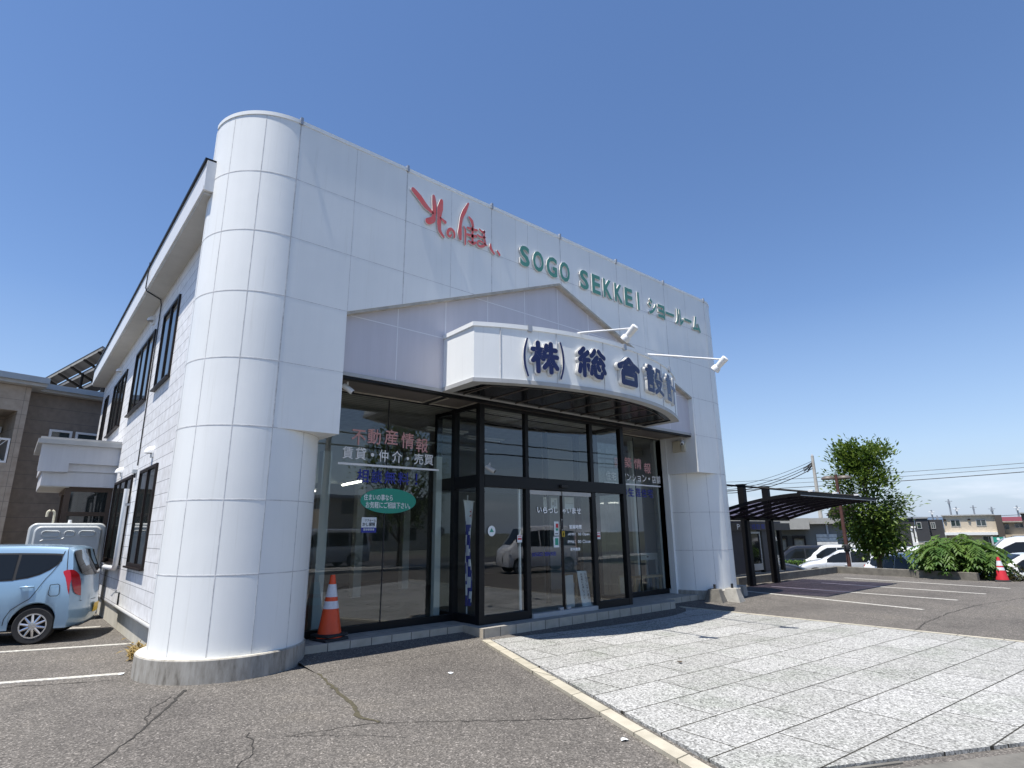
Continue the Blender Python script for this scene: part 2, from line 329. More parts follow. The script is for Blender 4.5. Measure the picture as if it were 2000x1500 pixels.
def paver():
    m = mat('granite_pavers', (.5, .5, .5), .8, spec=.3); n, l, b = nodes(m); t = n.new('ShaderNodeTexCoord')
    g = n.new('ShaderNodeMapping'); g.inputs['Rotation'].default_value = (0, 0, R(4.5)); g.inputs['Location'].default_value = (.25, -.12, 0); l.new(t.outputs['Object'], g.inputs[0]); o = g.outputs[0]
    br = n.new('ShaderNodeTexBrick'); br.offset = .5; br.inputs['Scale'].default_value = 1; br.inputs['Brick Width'].default_value = 1.12; br.inputs['Row Height'].default_value = .57; br.inputs['Mortar Size'].default_value = .008; br.inputs['Mortar Smooth'].default_value = .2
    br.inputs['Color1'].default_value = (.88, .88, .865, 1); br.inputs['Color2'].default_value = (1.05, 1.05, 1.05, 1); br.inputs['Mortar'].default_value = (.13, .12, .10, 1); l.new(o, br.inputs['Vector'])
    v = tex(n, 'ShaderNodeTexVoronoi', 64, l, t.outputs['Object'], Randomness=1.0); bw = n.new('ShaderNodeRGBToBW'); l.new(v.outputs['Color'], bw.inputs[0])
    sp = ramp(n, [(.1, (.15, .148, .142)), (.35, (.28, .277, .268)), (.6, (.40, .396, .384)), (.9, (.55, .545, .53))]); l.new(bw.outputs[0], sp.inputs[0])
    f2 = tex(n, 'ShaderNodeTexNoise', 120, l, t.outputs['Object'], Detail=3); rf = ramp(n, [(.3, (.7, .7, .7)), (.7, (1.22, 1.22, 1.22))]); l.new(f2.outputs[0], rf.inputs[0])
    c = mixc(n, l, 'MULTIPLY', .8, sp.outputs[0], rf.outputs[0])
    b1 = tex(n, 'ShaderNodeTexNoise', 1.0, l, t.outputs['Object'], Detail=6, Roughness=.65); rb = ramp(n, [(.33, (.80, .83, .78)), (.47, (.97, .975, .96)), (.7, (1.04, 1.04, 1.04))]); l.new(b1.outputs[0], rb.inputs[0])
    c = mixc(n, l, 'MULTIPLY', 1, c, rb.outputs[0]); c = mixc(n, l, 'MULTIPLY', 1, c, br.outputs[0]); l.new(c, b.inputs['Base Color'])
    bp = n.new('ShaderNodeBump'); bp.inputs['Strength'].default_value = .3; bp.inputs['Distance'].default_value = .01; l.new(bw.outputs[0], bp.inputs['Height']); l.new(bp.outputs[0], b.inputs['Normal']); return m
M['paver'] = paver()
def brick_mat(name, c1, c2, mortar, bw_, rh, ms, axes='xz', rough=.7, offset=0):
    m = mat(name, c1, rough); n, l, b = nodes(m); t = n.new('ShaderNodeTexCoord'); s = n.new('ShaderNodeSeparateXYZ'); k = n.new('ShaderNodeCombineXYZ'); l.new(t.outputs['Object'], s.inputs[0])
    l.new(s.outputs['xyz'.index(axes[0])], k.inputs[0]); l.new(s.outputs['xyz'.index(axes[1])], k.inputs[1])
    br = n.new('ShaderNodeTexBrick'); br.offset = offset; br.inputs['Scale'].default_value = 1; br.inputs['Brick Width'].default_value = bw_; br.inputs['Row Height'].default_value = rh; br.inputs['Mortar Size'].default_value = ms
    br.inputs['Color1'].default_value = (*c1, 1); br.inputs['Color2'].default_value = (*c2, 1); br.inputs['Mortar'].default_value = (*mortar, 1); l.new(k.outputs[0], br.inputs['Vector'])
    z = tex(n, 'ShaderNodeTexNoise', 6, l, t.outputs['Object'], Detail=6); r = ramp(n, [(.3, (.82, .81, .79)), (.7, (1.06, 1.06, 1.06))]); l.new(z.outputs[0], r.inputs[0])
    l.new(mixc(n, l, 'MULTIPLY', 1, br.outputs[0], r.outputs[0]), b.inputs['Base Color']); return m
M['tile'] = brick_mat('step_top_tile', (.34, .32, .29), (.38, .36, .33), (.12, .11, .10), .3, .3, .004, 'xy')
M['riser'] = brick_mat('step_riser_tile', (.46, .41, .33), (.50, .45, .37), (.06, .05, .045), .33, 1.2, .006, 'xz')
M['kerb'] = brick_mat('granite_kerb', (.56, .52, .42), (.62, .58, .47), (.15, .14, .11), .55, 5, .008, 'xy')
M['siding'] = brick_mat('white_horizontal_siding', (.79, .79, .80), (.84, .84, .845), (.30, .30, .31), 3.03, .2055, .005, 'yz', .55)
M['sidingx'] = brick_mat('white_horizontal_siding_x', (.79, .79, .80), (.84, .84, .845), (.30, .30, .31), 3.03, .2055, .005, 'xz', .55)
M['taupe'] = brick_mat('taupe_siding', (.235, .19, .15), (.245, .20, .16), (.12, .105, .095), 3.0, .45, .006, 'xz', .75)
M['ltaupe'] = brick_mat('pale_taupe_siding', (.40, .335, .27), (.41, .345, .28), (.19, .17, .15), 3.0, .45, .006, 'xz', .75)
M['iceil'] = brick_mat('ribbed_interior_ceiling', (.46, .43, .40), (.49, .46, .42), (.24, .22, .20), 9, .13, .02, 'xy', .6)
print('materials ok')
# ------------------------------------------------------------------ ground
FY = 7.64            # facade plane
gm = mat('far_ground', (.11, .115, .085), .95, var=.4, vscale=.05)
g = MB(); g.quad((-1500, -1500, -1.2), (2500, -1500, -1.2), (2500, 2500, -1.2), (-1500, 2500, -1.2))
tag(g.build('ground', gm, loc=(0, 0, -1.2)), kind='structure')
def lotpoly():
    return [(-90, -70), (24.35, -70), (24.35, 4.3), (24.55, 9.55), (16.9, 9.95), (15.2, 10.0), (15.2, 70), (-90, 70)]
g = MB(); P_ = lotpoly(); g.prism(P_, lambda u, v, t: (u, v, t), -1.3, 0)
tag(g.build('parking_lot', M['asph'], loc=(0, 0, 0)), kind='structure')
g = MB()      # asphalt ramp rising to the entrance step
xs = [3.1, 4, 6, 8, 10, 12, 13.6]
g.grid([[(x, y, z) for x in xs] for y, z in ((7.25, .002), (7.64, .024), (8.26, .07))])
tag(g.build('asphalt_ramp', M['asph'], loc=(0, 0, 0)), kind='structure')
g = MB(); pv = [(5.93, 7.46), (6.6, 7.36), (7.4, 7.22), (8.2, 7.10), (9.2, 7.02), (10.1, 7.04), (10.8, 7.22), (11.2, 7.5), (11.27, 7.72), (11.27, -1.2), (9.4, -.42), (7.6, .48), (6.27, 1.18), (5.08, 1.78), (3.98, 2.32)]
g.prism(pv, lambda u, v, t: (u, v, t), -.05, .027)
tag(g.build('paved_forecourt', M['paver'], loc=(0, 0, 0)), kind='structure')
def strip(mb, a, b, wd, z0, z1):
    a, b = Vector((*a, 0)), Vector((*b, 0)); d = (b - a).normalized(); q = Vector((-d.y, d.x, 0)) * wd / 2
    P = [a - q, b - q, b + q, a + q]; mb.prism([(p.x, p.y) for p in P], lambda u, v, t: (u, v, t), z0, z1); return mb
km = brick_mat('granite_kerb_y', (.42, .39, .31), (.50, .46, .37), (.14, .13, .10), 5, .56, .008, 'xy')
g = MB(); strip(g, (5.86, 7.52), (3.70, 2.05), .13, -.05, .03); strip(g, (11.335, 7.74), (11.335, -1.5), .10, -.05, .031)
tag(g.build('forecourt_kerb', km, loc=(0, 0, 0)), kind='structure')
g = MB(); strip(g, (3.55, 2.52), (5.1, 1.74), .03, -.05, .012); g.prism([(3.6, 2.35), (5.08, 1.62), (6.27, 1.02), (7.6, .3), (8.6, -.9), (6.5, -.6), (3.2, .6)], lambda u, v, t: (u, v, t), -.05, .022)
tag(g.build('gutter_concrete', M['dconc'], loc=(0, 0, 0)), kind='structure')
g = MB()
for a, b in (((15.74, 9.0), (14.55, 4.1)), ((17.4, 8.65), (16.94, 4.05)), ((19.55, 8.1), (18.95, 3.93)), ((22.0, 8.35), (21.05, 3.8)), ((-9, 15.2), (1.75, 11.25)), ((-9, 12.85), (1.36, 8.93)), ((-9, 17.65), (1.6, 13.72))):
    strip(g, a, b, .11, .0, .005)
tag(g.build('parking_lines', M['pv'], loc=(0, 0, 0)), kind='structure')
g = MB(); rnd = random.Random(3)
crm = mat('asphalt_crack', (.035, .032, .028), .95); mossm = mat('moss_in_crack', (.085, .075, .045), .95, var=.5, vscale=30)
def crack(pts, w0, w1, m=0, jit=.03):
    P = []
    for i in range(len(pts) - 1):
        k = max(2, int(math.dist(pts[i], pts[i + 1]) / .07))
        P += [(pts[i][0] + (pts[i + 1][0] - pts[i][0]) * t / k + rnd.uniform(-jit, jit), pts[i][1] + (pts[i + 1][1] - pts[i][1]) * t / k + rnd.uniform(-jit, jit)) for t in range(k)]
    P.append(pts[-1]); rows = []
    for i, (x, y) in enumerate(P):
        a, b = P[max(i - 1, 0)], P[min(i + 1, len(P) - 1)]; dx, dy = b[0] - a[0], b[1] - a[1]; q = math.hypot(dx, dy) or 1
        wd = (w0 + (w1 - w0) * i / len(P)) * rnd.uniform(.4, 1.3) * .34
        rows.append([(x - dy / q * wd, y + dx / q * wd, .004), (x + dy / q * wd, y - dx / q * wd, .004)])
    g.m = m; g.grid(rows)
crack([(3.2, 7.95), (3.1, 7.2), (2.95, 6.4), (2.83, 5.75), (2.72, 5.35), (2.78, 5.1)], .05, .075, 1, .02)
crack([(2.75, 5.1), (2.45, 5.2), (2.0, 5.3)], .02, .008); crack([(2.75, 5.1), (3.2, 4.75), (3.55, 4.45), (4.1, 4.0), (4.5, 3.85)], .012, .02, 0, .02)
crack([(1.75, 7.55), (1.45, 6.9), (1.1, 6.2), (.75, 5.6), (.35, 5.1)], .05, .012, 0, .015); crack([(1.55, 7.3), (1.3, 6.95), (1.22, 6.45)], .02, .012)
crack([(1.8, 5.6), (1.75, 5.2), (1.55, 4.9), (1.45, 4.6)], .02, .012); crack([(2.0, 5.3), (2.5, 4.9), (2.75, 4.6)], .01, .01); crack([(11.4, 3.4), (12.6, 3.55), (14.2, 3.6), (16, 3.55), (18.5, 3.1)], .03, .02, 0, .02)
crack([(1.2, 8.6), (.4, 9.0), (-.6, 9.25), (-2, 9.4)], .025, .01); crack([(14.5, 7.6), (12.4, 4.2)], .012, .012)
tag(g.build('pavement_cracks', [crm, mossm], loc=(0, 0, 0), recalc=False), kind='structure')
# street behind the viewpoint (seen in the shop glass)
g = MB(); g.box(-90, 60, -17, -9, -.2, .005); tag(g.build('road', mat('road_asphalt', (.06, .06, .062), .9, var=.3, vscale=2), loc=(0, -13, 0)), kind='structure')
g = MB(); g.box(-90, 60, -9, -6.6, -.2, .12); tag(g.build('pavement', M['conc'], loc=(0, -8, 0)), kind='structure')

# ------------------------------------------------------------------ showroom building
B = thing('showroom_building', 'white panelled showroom with rounded corners, gabled glass entrance and curved canopy', 'building', (7.9, 8.7, 0))
ROWS = [1.16, 2.05, 2.98, 3.88, 4.82, 5.73, 6.66]
fac = lambda u, v, t: (u, FY - t, v)
GL, GR, GA = (3.34, 4.82), (12.41, 4.82), (7.86, 6.57)
m = MB(); m.prism([(2.43, 2.98), (GL[0], 2.98), GL, GA, GR, (GR[0], 2.98), (13.39, 2.98), (13.39, 7.6), (2.43, 7.6)], fac, 0, -1.06)
m.m = 1
def gable(x): return GL[1] + (GA[1] - GL[1]) * (x - GL[0]) / (GA[0] - GL[0]) if x < GA[0] else GR[1] + (GA[1] - GR[1]) * (GR[0] - x) / (GR[0] - GA[0])
for z in ROWS[2:]:
    segs = [(2.43, 13.39)]
    if z < GA[1]:
        xl = GL[0] + max(0, z - GL[1]) / (GA[1] - GL[1]) * (GA[0] - GL[0]); xr = GR[0] - max(0, z - GR[1]) / (GA[1] - GR[1]) * (GR[0] - GA[0]); segs = [(2.43, xl), (xr, 13.39)]
    if z == 2.98: continue
    for a, b in segs: m.box(a, b, FY - .0006, FY + .01, z - .005, z + .005)
for k in range(13):
    x = 2.43 + .9133 * k; z0 = gable(x) if GL[0] + .05 < x < GR[0] - .05 else (2.98 if not (3.3 < x < 3.4 or 12.3 < x < 12.45) else 4.82); q = .009 if k % 2 == 0 else .004
    m.box(x - q, x + q, FY - .0009, FY + .01, z0 + .003, 7.6)
m.m = 2
for k in range(0, 13, 2):
    x = 2.43 + .9133 * k; m.box(x - .02, x + .02, FY - .03, FY + .03, 7.585, 7.70)
m.build('facade_wall', [M['panel'], M['seam'], M['galv']], B)
# corner pillars: quarter-turn panels 30 degrees wide on a round concrete plinth
for cx, sgn in ((2.43, -1), (13.39, 1)):
    c = (cx, FY + .92, 0); m = MB()
    m.lathe([(.0, 7.6), (.92, 7.6), (.92, .25), (.0, .25)], 96, c); m.m = 1
    for z in ROWS: m.lathe([(.915, z - .006), (.9225, z - .006), (.9225, z + .006), (.915, z + .006)], 96, c)
    for k in range(-6, 7):
        a = R(30 * k); ztop = 7.6 if k * sgn >= 0 else 2.98; r = .9205; t = .005
        p = lambda rr, dt: (cx + rr * math.sin(a) + dt * math.cos(a), FY + .92 - rr * math.cos(a) + dt * math.sin(a))
        q = [p(.91, -t), p(.9225, -t), p(.9225, t), p(.91, t)]
        m.prism(q, lambda u, v, w_: (u, v, w_), .25, ztop)
    po = m.build('corner_pillar', [M['panel'], M['seam']], B, smooth=35)
    c = (cx + .05 * sgn, c[1], 0); pl = MB(); pl.lathe([(.80, .256), (.975, .256)], 64, c); pl.m = 1; pl.lathe([(.975, .256), (.99, .242), (.995, -.1), (0, -.1)], 64, c)
    pl.build('plinth', [M['plinth_top'], M['plinth']], po, smooth=35)
# coping along the top
m = MB(); m.box(2.43, 13.39, FY - .012, FY + .3, 7.6, 7.66)
m.lathe([(.6, 7.6), (.932, 7.6), (.932, 7.66), (.6, 7.66)], 48, (2.43, FY + .92, 0), a0=PI, a1=1.5 * PI); m.lathe([(.6, 7.6), (.932, 7.6), (.932, 7.66), (.6, 7.66)], 48, (13.39, FY + .92, 0), a0=1.5 * PI, a1=2 * PI)
m.build('coping', M['panel'], B)
# gable panel set back from the facade
PY = FY + .12
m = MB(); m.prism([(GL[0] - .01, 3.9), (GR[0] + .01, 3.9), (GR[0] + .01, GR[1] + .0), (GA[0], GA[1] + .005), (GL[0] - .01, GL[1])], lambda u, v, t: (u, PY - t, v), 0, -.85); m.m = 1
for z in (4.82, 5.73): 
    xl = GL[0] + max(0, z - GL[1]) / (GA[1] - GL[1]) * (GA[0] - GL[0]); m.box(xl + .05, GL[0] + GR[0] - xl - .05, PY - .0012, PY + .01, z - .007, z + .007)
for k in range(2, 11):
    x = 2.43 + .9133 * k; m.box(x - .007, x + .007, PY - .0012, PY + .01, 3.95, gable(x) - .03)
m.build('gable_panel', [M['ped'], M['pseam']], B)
m = MB()
for a, b in ((GL, GA), (GA, GR)):
    d = .045; m.prism([(a[0], a[1]), (b[0], b[1]), (b[0], b[1] - d), (a[0], a[1] - d)], lambda u, v, t: (u, FY + .003 + t, v), 0, .125)
m.build('gable_trim', M['cream'], B)
m = MB(); m.box(GL[0] + .003, GR[0] - .003, PY - .02, PY + .05, 3.875, 3.93); m.build('drip_edge', M['wgrey'], B)
m = MB(); m.box(GL[0] + .003, GR[0] - .003, PY - .005, PY + .12, 3.84, 3.874); m.build('drip_rail', M['black'], B)
# soffit over the shop window
m = MB(); m.box(GL[0] + .003, GR[0] - .003, PY + .12, 8.72, 3.88, 3.895)
m.m = 1
for x0, x1 in ((3.45, 5.28), (5.42, 6.05), (9.99, 10.6), (10.72, 12.3)):
    y0, y1 = 7.92, 8.62; t = .022
    for q in ((x0, x1, y0, y0 + t), (x0, x1, y1 - t, y1), (x0, x0 + t, y0 + t, y1 - t), (x1 - t, x1, y0 + t, y1 - t)): m.box(*q, 3.862, 3.883)
m.m = 2
for x in (5.35, 10.66): m.box(x - .045, x + .045, 7.89, 8.66, 3.868, 3.884)
m.box(GL[0] + .003, GR[0] - .003, 8.66, 8.72, 3.86, 3.884)
m.build('soffit', [M['soff'], M['cream'], M['black']], B)
for q in ((12.40, 13.2, 8.50, 8.86, .16, 4.8), (2.6, 3.42, 8.57, 8.86, 2.98, 4.8)): MB().box(*q).build('jamb_wall', M['panel'], B)
# shop window glass and frames
GY = 8.75
for x0, x1 in ((3.05, 4.695), (4.705, 6.10), (9.93, 11.395), (11.405, 12.41)):
    m = MB(); m.quad((x0, GY, .27), (x1, GY, .27), (x1, GY, 3.86), (x0, GY, 3.86)); m.build('shop_window_pane', M['glass'], B, recalc=False)
for x0, x1 in ((2.95, 6.05), (9.98, 12.47)):
    m = MB(); m.box(x0, x1, GY - .05, GY + .06, .16, .27)
    if x1 > 12: m.box(12.40, 12.47, GY - .09, GY + .06, .27, 3.86)
    m.build('shop_window_frame', M['black'], B)
for x in (4.70, 11.40): MB().box(x - .008, x + .008, GY - .006, GY + .01, .272, 3.858).build('glazing_joint', M['rubber'], B)
# draught lobby
VY, VX0, VX1, VB = 7.99, 6.10, 9.95, 9.32
m = MB()
for x, wd in ((VX0, .10), (VX1, .10)):
    for y in (VY, GY, VB): m.box(x - .055, x + .055, y - .055, y + .055, .165, 3.87)
for x0, x1 in ((7.11, 7.21), (8.90, 9.01)): m.box(x0, x1, VY - .05, VY + .05, .165, 2.39)
for x0, x1 in ((7.12, 7.20), (8.91, 9.00)): m.box(x0, x1, VY - .045, VY + .045, 2.60, 3.80)
for x in (7.16, 8.95): m.box(x - .04, x + .04, VB - .04, VB + .04, .165, 3.8)
m.box(VX0 + .055, VX1 - .055, VY - .062, VY + .05, 2.39, 2.60); m.box(VX0 + .055, VX1 - .055, VB - .04, VB + .05, 2.40, 2.58)
for x in (VX0, VX1):
    for y0, y1 in ((VY + .055, GY - .055), (GY + .055, VB - .055)):
        m.box(x - .045, x + .045, y0, y1, 2.39, 2.60); m.box(x - .04, x + .04, y0, y1, 3.80, 3.868); m.box(x - .04, x + .04, y0, y1, .165, .30)
m.box(VX0 + .055, VX1 - .055, VY - .05, VY + .05, 3.80, 3.868); m.box(VX0 + .055, VX1 - .055, VB - .04, VB + .04, 3.80, 3.868)
m.box(VX0 + .055, 7.11, VY - .05, VY + .05, .165, .30); m.box(9.01, VX1 - .055, VY - .05, VY + .05, .165, .30)
lob = m.build('lobby_frame', M['black'], B, bevel=.004)
m = MB(); m.box(7.21, 8.90, VY - .09, VY + .05, .165, .235); m.build('door_sill', M['wgrey'], B)
def pane(x0, x1, y0, y1, z0, z1, name='lobby_pane', par=None):
    q = MB(); q.quad((x0, y0, z0), (x1, y1, z0), (x1, y1, z1), (x0, y0, z1)); return q.build(name, M['glass'], par or lob, recalc=False)
for x0, x1 in ((VX0 + .055, 7.12), (7.20, 8.91), (9.00, VX1 - .055)): pane(x0, x1, VY, VY, 2.60, 3.80)
for x0, x1 in ((VX0 + .055, 7.11), (9.01, VX1 - .055)): pane(x0, x1, VY, VY, .30, 2.39)
for x in (VX0, VX1):
    for y0, y1 in ((VY + .055, GY - .055), (GY + .055, VB - .055)): pane(x, x, y0, y1, .30, 2.39); pane(x, x, y0, y1, 2.60, 3.80)
for x0, x1 in ((7.212, 8.045), (8.06, 8.898)):
    m = MB(); m.quad((x0, VY - .01, .25), (x1, VY - .01, .25), (x1, VY - .01, 2.30), (x0, VY - .01, 2.30)); dr = m.build('sliding_door', M['glass'], B, recalc=False)
    m = MB(); m.box(x0 + .01, x1 - .01, VY - .035, VY + .012, 2.30, 2.375); m.build('door_rail', M['wgrey'], dr)
    m = MB(); e = x1 if x0 < 8 else x0; s_ = -1 if x0 < 8 else 1; m.box(min(e, e + s_ * .022), max(e, e + s_ * .022), VY - .02, VY + .004, .25, 2.30); m.build('door_edge', M['brown'], dr)
    m = MB(); xx = e + s_ * .09; m.box(xx - .05, xx + .05, VY - .05, VY + .01, .235, .28); m.build('door_guide', M['galv'], dr, bevel=.006)
m = MB(); m.box(7.98, 8.16, VY - .12, VY - .062, 2.44, 2.50); m.build('door_sensor', M['rubber'], B, bevel=.008)
m = MB(); m.box(7.0, 7.03, VY + .015, VY + .05, .31, 2.38); m.build('white_stile', M['white'], lob)
# curved canopy with the sign band
CX, CR, CYC = 7.87, 5.43, 6.17 + 5.43
TH = math.asin(2.73 / CR)
def arcp(th, r=CR): return (CX + r * math.sin(th), CYC - r * math.cos(th))
arcs = [arcp(-TH + 2 * TH * k / 48) for k in range(49)]
out = [(arcs[0][0], PY + .05)] + arcs + [(arcs[-1][0], PY + .05)]
def inset(d):
    a = [arcp(-(TH - d / CR) + 2 * (TH - d / CR) * k / 48, CR - d) for k in range(49)]; return [(arcs[0][0] + d, PY + .05)] + a + [(arcs[-1][0] - d, PY + .05)]
can = MB(); inn = inset(.10)
for (z0, z1, o) in ((3.95, 4.80, 0),):
    can.grid([[(x, y, z0) for x, y in out], [(x, y, z1) for x, y in out]])
can.m = 1
for th in [R(-25.7) + R(10.3) * k for k in range(6)]:
    x, y = arcp(th, CR + .002); ca, sa = math.cos(th), math.sin(th); can.prism([(x - .004 * ca - .01 * -sa, y - .004 * sa - .01 * ca), (x + .004 * ca + .01 * sa, y + .004 * sa - .01 * ca), (x + .004 * ca, y + .004 * sa + .02), (x - .004 * ca, y - .004 * sa + .02)], lambda u, v, t: (u, v, t), 3.953, 4.797)
canopy = can.build('canopy', [M['panel'], M['seam']], B, smooth=40, recalc=False)
def band(d0, z0, z1, d1=None):
    o_, i_ = inset(d0) if d0 else out, inset(.14); q = MB()
    q.grid([[(x, y, z0) for x, y in i_], [(x, y, z0) for x, y in o_], [(x, y, z1) for x, y in o_], [(x, y, z1) for x, y in i_]]); return q
band(-.02, 4.80, 4.87).build('coping', M['panel'], canopy, smooth=40, recalc=False)
band(-.02, 3.885, 3.95).build('fascia_trim', M['wgrey'], canopy, smooth=40, recalc=False)
m = MB(); m.add([(x, y, 4.82) for x, y in inset(.05)], [tuple(range(51))]); m.build('canopy_roof', M['galv'], canopy, recalc=False)
m = MB(); ii = inset(.02); m.add([(x, y, 3.90) for x, y in ii], [tuple(range(51))[::-1]]); 
m.m = 1; i3, i4 = inset(.26), inset(.28); m.grid([[(x, y, 3.892) for x, y in i3], [(x, y, 3.892) for x, y in i4]])
for x in [5.55 + .58 * k for k in range(9)]:
    yy = CYC - math.sqrt((CR - .28) ** 2 - (x - CX) ** 2); m.box(x - .012, x + .012, yy, PY + .0, 3.888, 3.899)
m.build('canopy_soffit', [M['bsoff'], M['bronze']], canopy, recalc=False)
m = MB(); m.box(5.3, 10.45, VY - .12, VY - .06, 3.845, 3.868); m.build('soffit_rail', M['bronze'], canopy)
for th in (R(-20.5), R(.8), R(21.2)):
    x, y = arcp(th, CR + .02); m = MB(); m.obox(x, y, 4.77, .07, .04, .11, th); m.build('bracket', M['galv'], canopy)
# entrance step
m = MB()
stp = [(3.2, 8.17), (5.9, 8.17), (5.9, 7.64), (11.05, 7.64), (11.25, 7.78), (11.25, 8.02), (12.95, 8.02), (12.95, 9.0), (3.2, 9.0)]
m.prism(stp, lambda u, v, t: (u, v, t), -.05, .165); n_ = len(stp); m.mi = [0 if i == 1 else 1 for i in range(len(m.mi))]
m.build('entrance_step', [M['tile'], M['riser']], B, recalc=True)
# side wall with siding, foundation, eave
WX, WE = 1.75, 22.5
m = MB(); m.box(WX, WX + .2, 8.75, WE, .345, 6.41); m.build('side_wall', M['siding'], B)
m = MB(); m.box(WX + .03, WX + .25, 8.9, WE - .02, -.1, .345); m.box(WX + .0, WX + .03, 8.9, WE, .34, .36); m.build('foundation', M['plinth_top'], B)
m = MB(); m.box(WX - .0, 14.1, WE, WE + .2, .0, 6.41); m.build('rear_wall', M['sidingx'], B)
m = MB(); m.box(13.95, 14.25, 8.6, WE, .0, 6.41); m.build('side_wall', M['siding'], B)
m = MB(); m.box(1.40, 2.6, 8.4, WE + .35, 6.45, 6.93); m.m = 1; m.box(1.42, WX + .1, 8.45, WE + .33, 6.41, 6.449); m.m = 2; m.box(1.37, 2.7, 8.42, WE + .4, 6.93, 6.975); m.m = 0; m.box(1.392, 1.399, 8.42, WE + .35, 6.455, 6.52)
m.build('eave', [M['white'], M['under'], M['black']], B)
m = MB(); m.box(2.6, 14.5, 8.7, WE + .35, 6.75, 6.95); m.build('roof', M['galv'], B)
def window(y0, y1, z0, z1, n, px=WX):
    f = MB(); t = .055; X0, X1 = px - .035, px + .02
    f.box(X0, X1, y0, y1, z1 - t, z1); f.box(X0, X1, y0, y1, z0, z0 + t); f.box(X0, X1, y0, y0 + t, z0 + t, z1 - t); f.box(X0, X1, y1 - t, y1, z0 + t, z1 - t)
    f.box(px + .02, px + .024, y0 + .01, y1 - .01, z0 + .01, z1 - .01)
    wds = [(y0 + t + (y1 - y0 - 2 * t) * k / n) for k in range(n + 1)]
    for y in wds[1:-1]: f.box(X0 + .006, X1, y - .03, y + .03, z0 + t, z1 - t)
    o = f.build('window', M['brown'], B, bevel=.004)
    for k in range(n):
        q = MB(); d = .006 * (k % 2); a, b = wds[k] + (.03 if k else 0), wds[k + 1] - (.03 if k < n - 1 else 0)
        q.quad((px - .006 - d, a, z0 + t), (px - .006 - d, b, z0 + t), (px - .006 - d, b, z1 - t), (px - .006 - d, a, z1 - t)); q.build('pane', M['dwin'], o, recalc=False)
        q = MB(); q.box(px - .014, px - .0065 - d, a + .0, a + .03, z0 + t, z1 - t); q.box(px - .014, px - .0065 - d, b - .03, b, z0 + t, z1 - t); q.build('sash', M['brown'], o)
    q = MB(); q.box(px - .075, px + .01, y0 - .02, y1 + .02, z0 - .03, z0 - .002); q.build('sill', M['brown'], o)
M['dwin'] = mat('dark_window_glass', (.022, .026, .026), .03, spec=.9)
for a in ((11.2, 12.6, 4.33, 5.86, 2), (13.5, 15.82, 4.33, 5.84, 3), (17.22, 19.6, 4.33, 5.8, 3), (20.9, 21.7, 4.33, 5.8, 1), (11.06, 12.68, 1.12, 2.80, 2), (13.58, 16.05, 1.12, 2.81, 3)): window(*a)
# side porch
m = MB(); m.box(.36, WX - .002, 16.3, 18.6, 3.05, 3.62); m.box(.83, WX - .002, 16.297, 18.5, 3.05, 3.2)
m.m = 0; pw = m
pw.prism([(.30, 3.02), (.83, 3.02), (.83, 3.22), (WX - .002, 3.22), (WX - .002, 3.62), (.30, 3.62)], lambda u, v, t: (u, 16.19 + t, v), 0, .12)
pw.box(.40, WX - .002, 16.33, 18.6, 2.72, 3.049)
porch = pw.build('porch', panel_material('porch_render', (.60, .60, .62), .06, .7), B)
m = MB(); m.box(.22, WX - .003, 16.08, 18.7, 3.62, 3.72); m.box(.26, WX - .003, 16.12, 18.7, 3.721, 3.77); m.build('porch_roof', M['wgrey'], porch)
m = MB(); m.box(.42, .92, 16.36, 18.58, 2.70, 2.719); m.build('porch_ceiling', M['under'], porch)
m = MB()
m.box(.86, .97, 16.45, 16.56, .1, 2.72); m.box(1.66, WX - .003, 16.45, 16.56, .1, 2.72); m.box(.97, 1.66, 16.46, 16.55, 2.62, 2.72); m.box(.97, 1.66, 16.46, 16.55, 2.08, 2.17); m.box(.97, 1.66, 16.46, 16.55, .1, .3); m.box(.86, .95, 16.561, 18.5, 2.62, 2.72); m.box(.86, .93, 17.5, 17.6, .1, 2.6)
pf = m.build('porch_door_frame', mat('brown_door_frame', (.075, .045, .028), .5), porch)
for z0, z1 in ((.3, 2.08), (2.17, 2.62)):
    m = MB(); m.quad((.97, 16.5, z0), (1.66, 16.5, z0), (1.66, 16.5, z1), (.97, 16.5, z1)); m.build('pane', M['dwin'], pf, recalc=False)
# interior
m = MB(); m.box(2.0, 13.9, 8.76, 19, .10, .16); m.build('interior_floor', M['ifloor'], B)
m = MB(); m.box(2.0, 13.9, 8.78, 19, 3.90, 3.97); m.build('interior_ceiling', M['iceil'], B)
m = MB(); m.box(VX0 - .05, VX1 + .05, VY - .05, GY + .02, 3.872, 3.93); m.build('lobby_ceiling', M['iceil'], B)
m = MB(); m.box(2.0, 13.9, 17.8, 18, .16, 3.9); m.box(2.0, 2.1, 9, 17.8, .16, 3.9); m.box(13.8, 13.9, 9, 17.8, .16, 3.9); m.box(9.6, 9.72, 12.6, 17.8, .161, 3.899); m.box(10.9, 13.8, 11.4, 11.5, .161, 3.899); m.build('interior_wall', M['iwall'], B)
m = MB(); m.box(3.9, 4.06, 9.5, 9.66, .161, 3.0); m.box(5.86, 5.98, 9.0, 9.1, .161, 3.0); m.box(12.0, 12.1, 9.3, 9.4, .161, 3.899); m.box(2.1, 6.0, 12.2, 12.35, 2.7, 3.899); m.box(6.5, 6.7, 13.5, 13.7, .161, 3.899); m.box(8.4, 8.6, 14.5, 14.7, .161, 3.899); m.build('interior_post', M['iwhite'], B)
print('building ok')
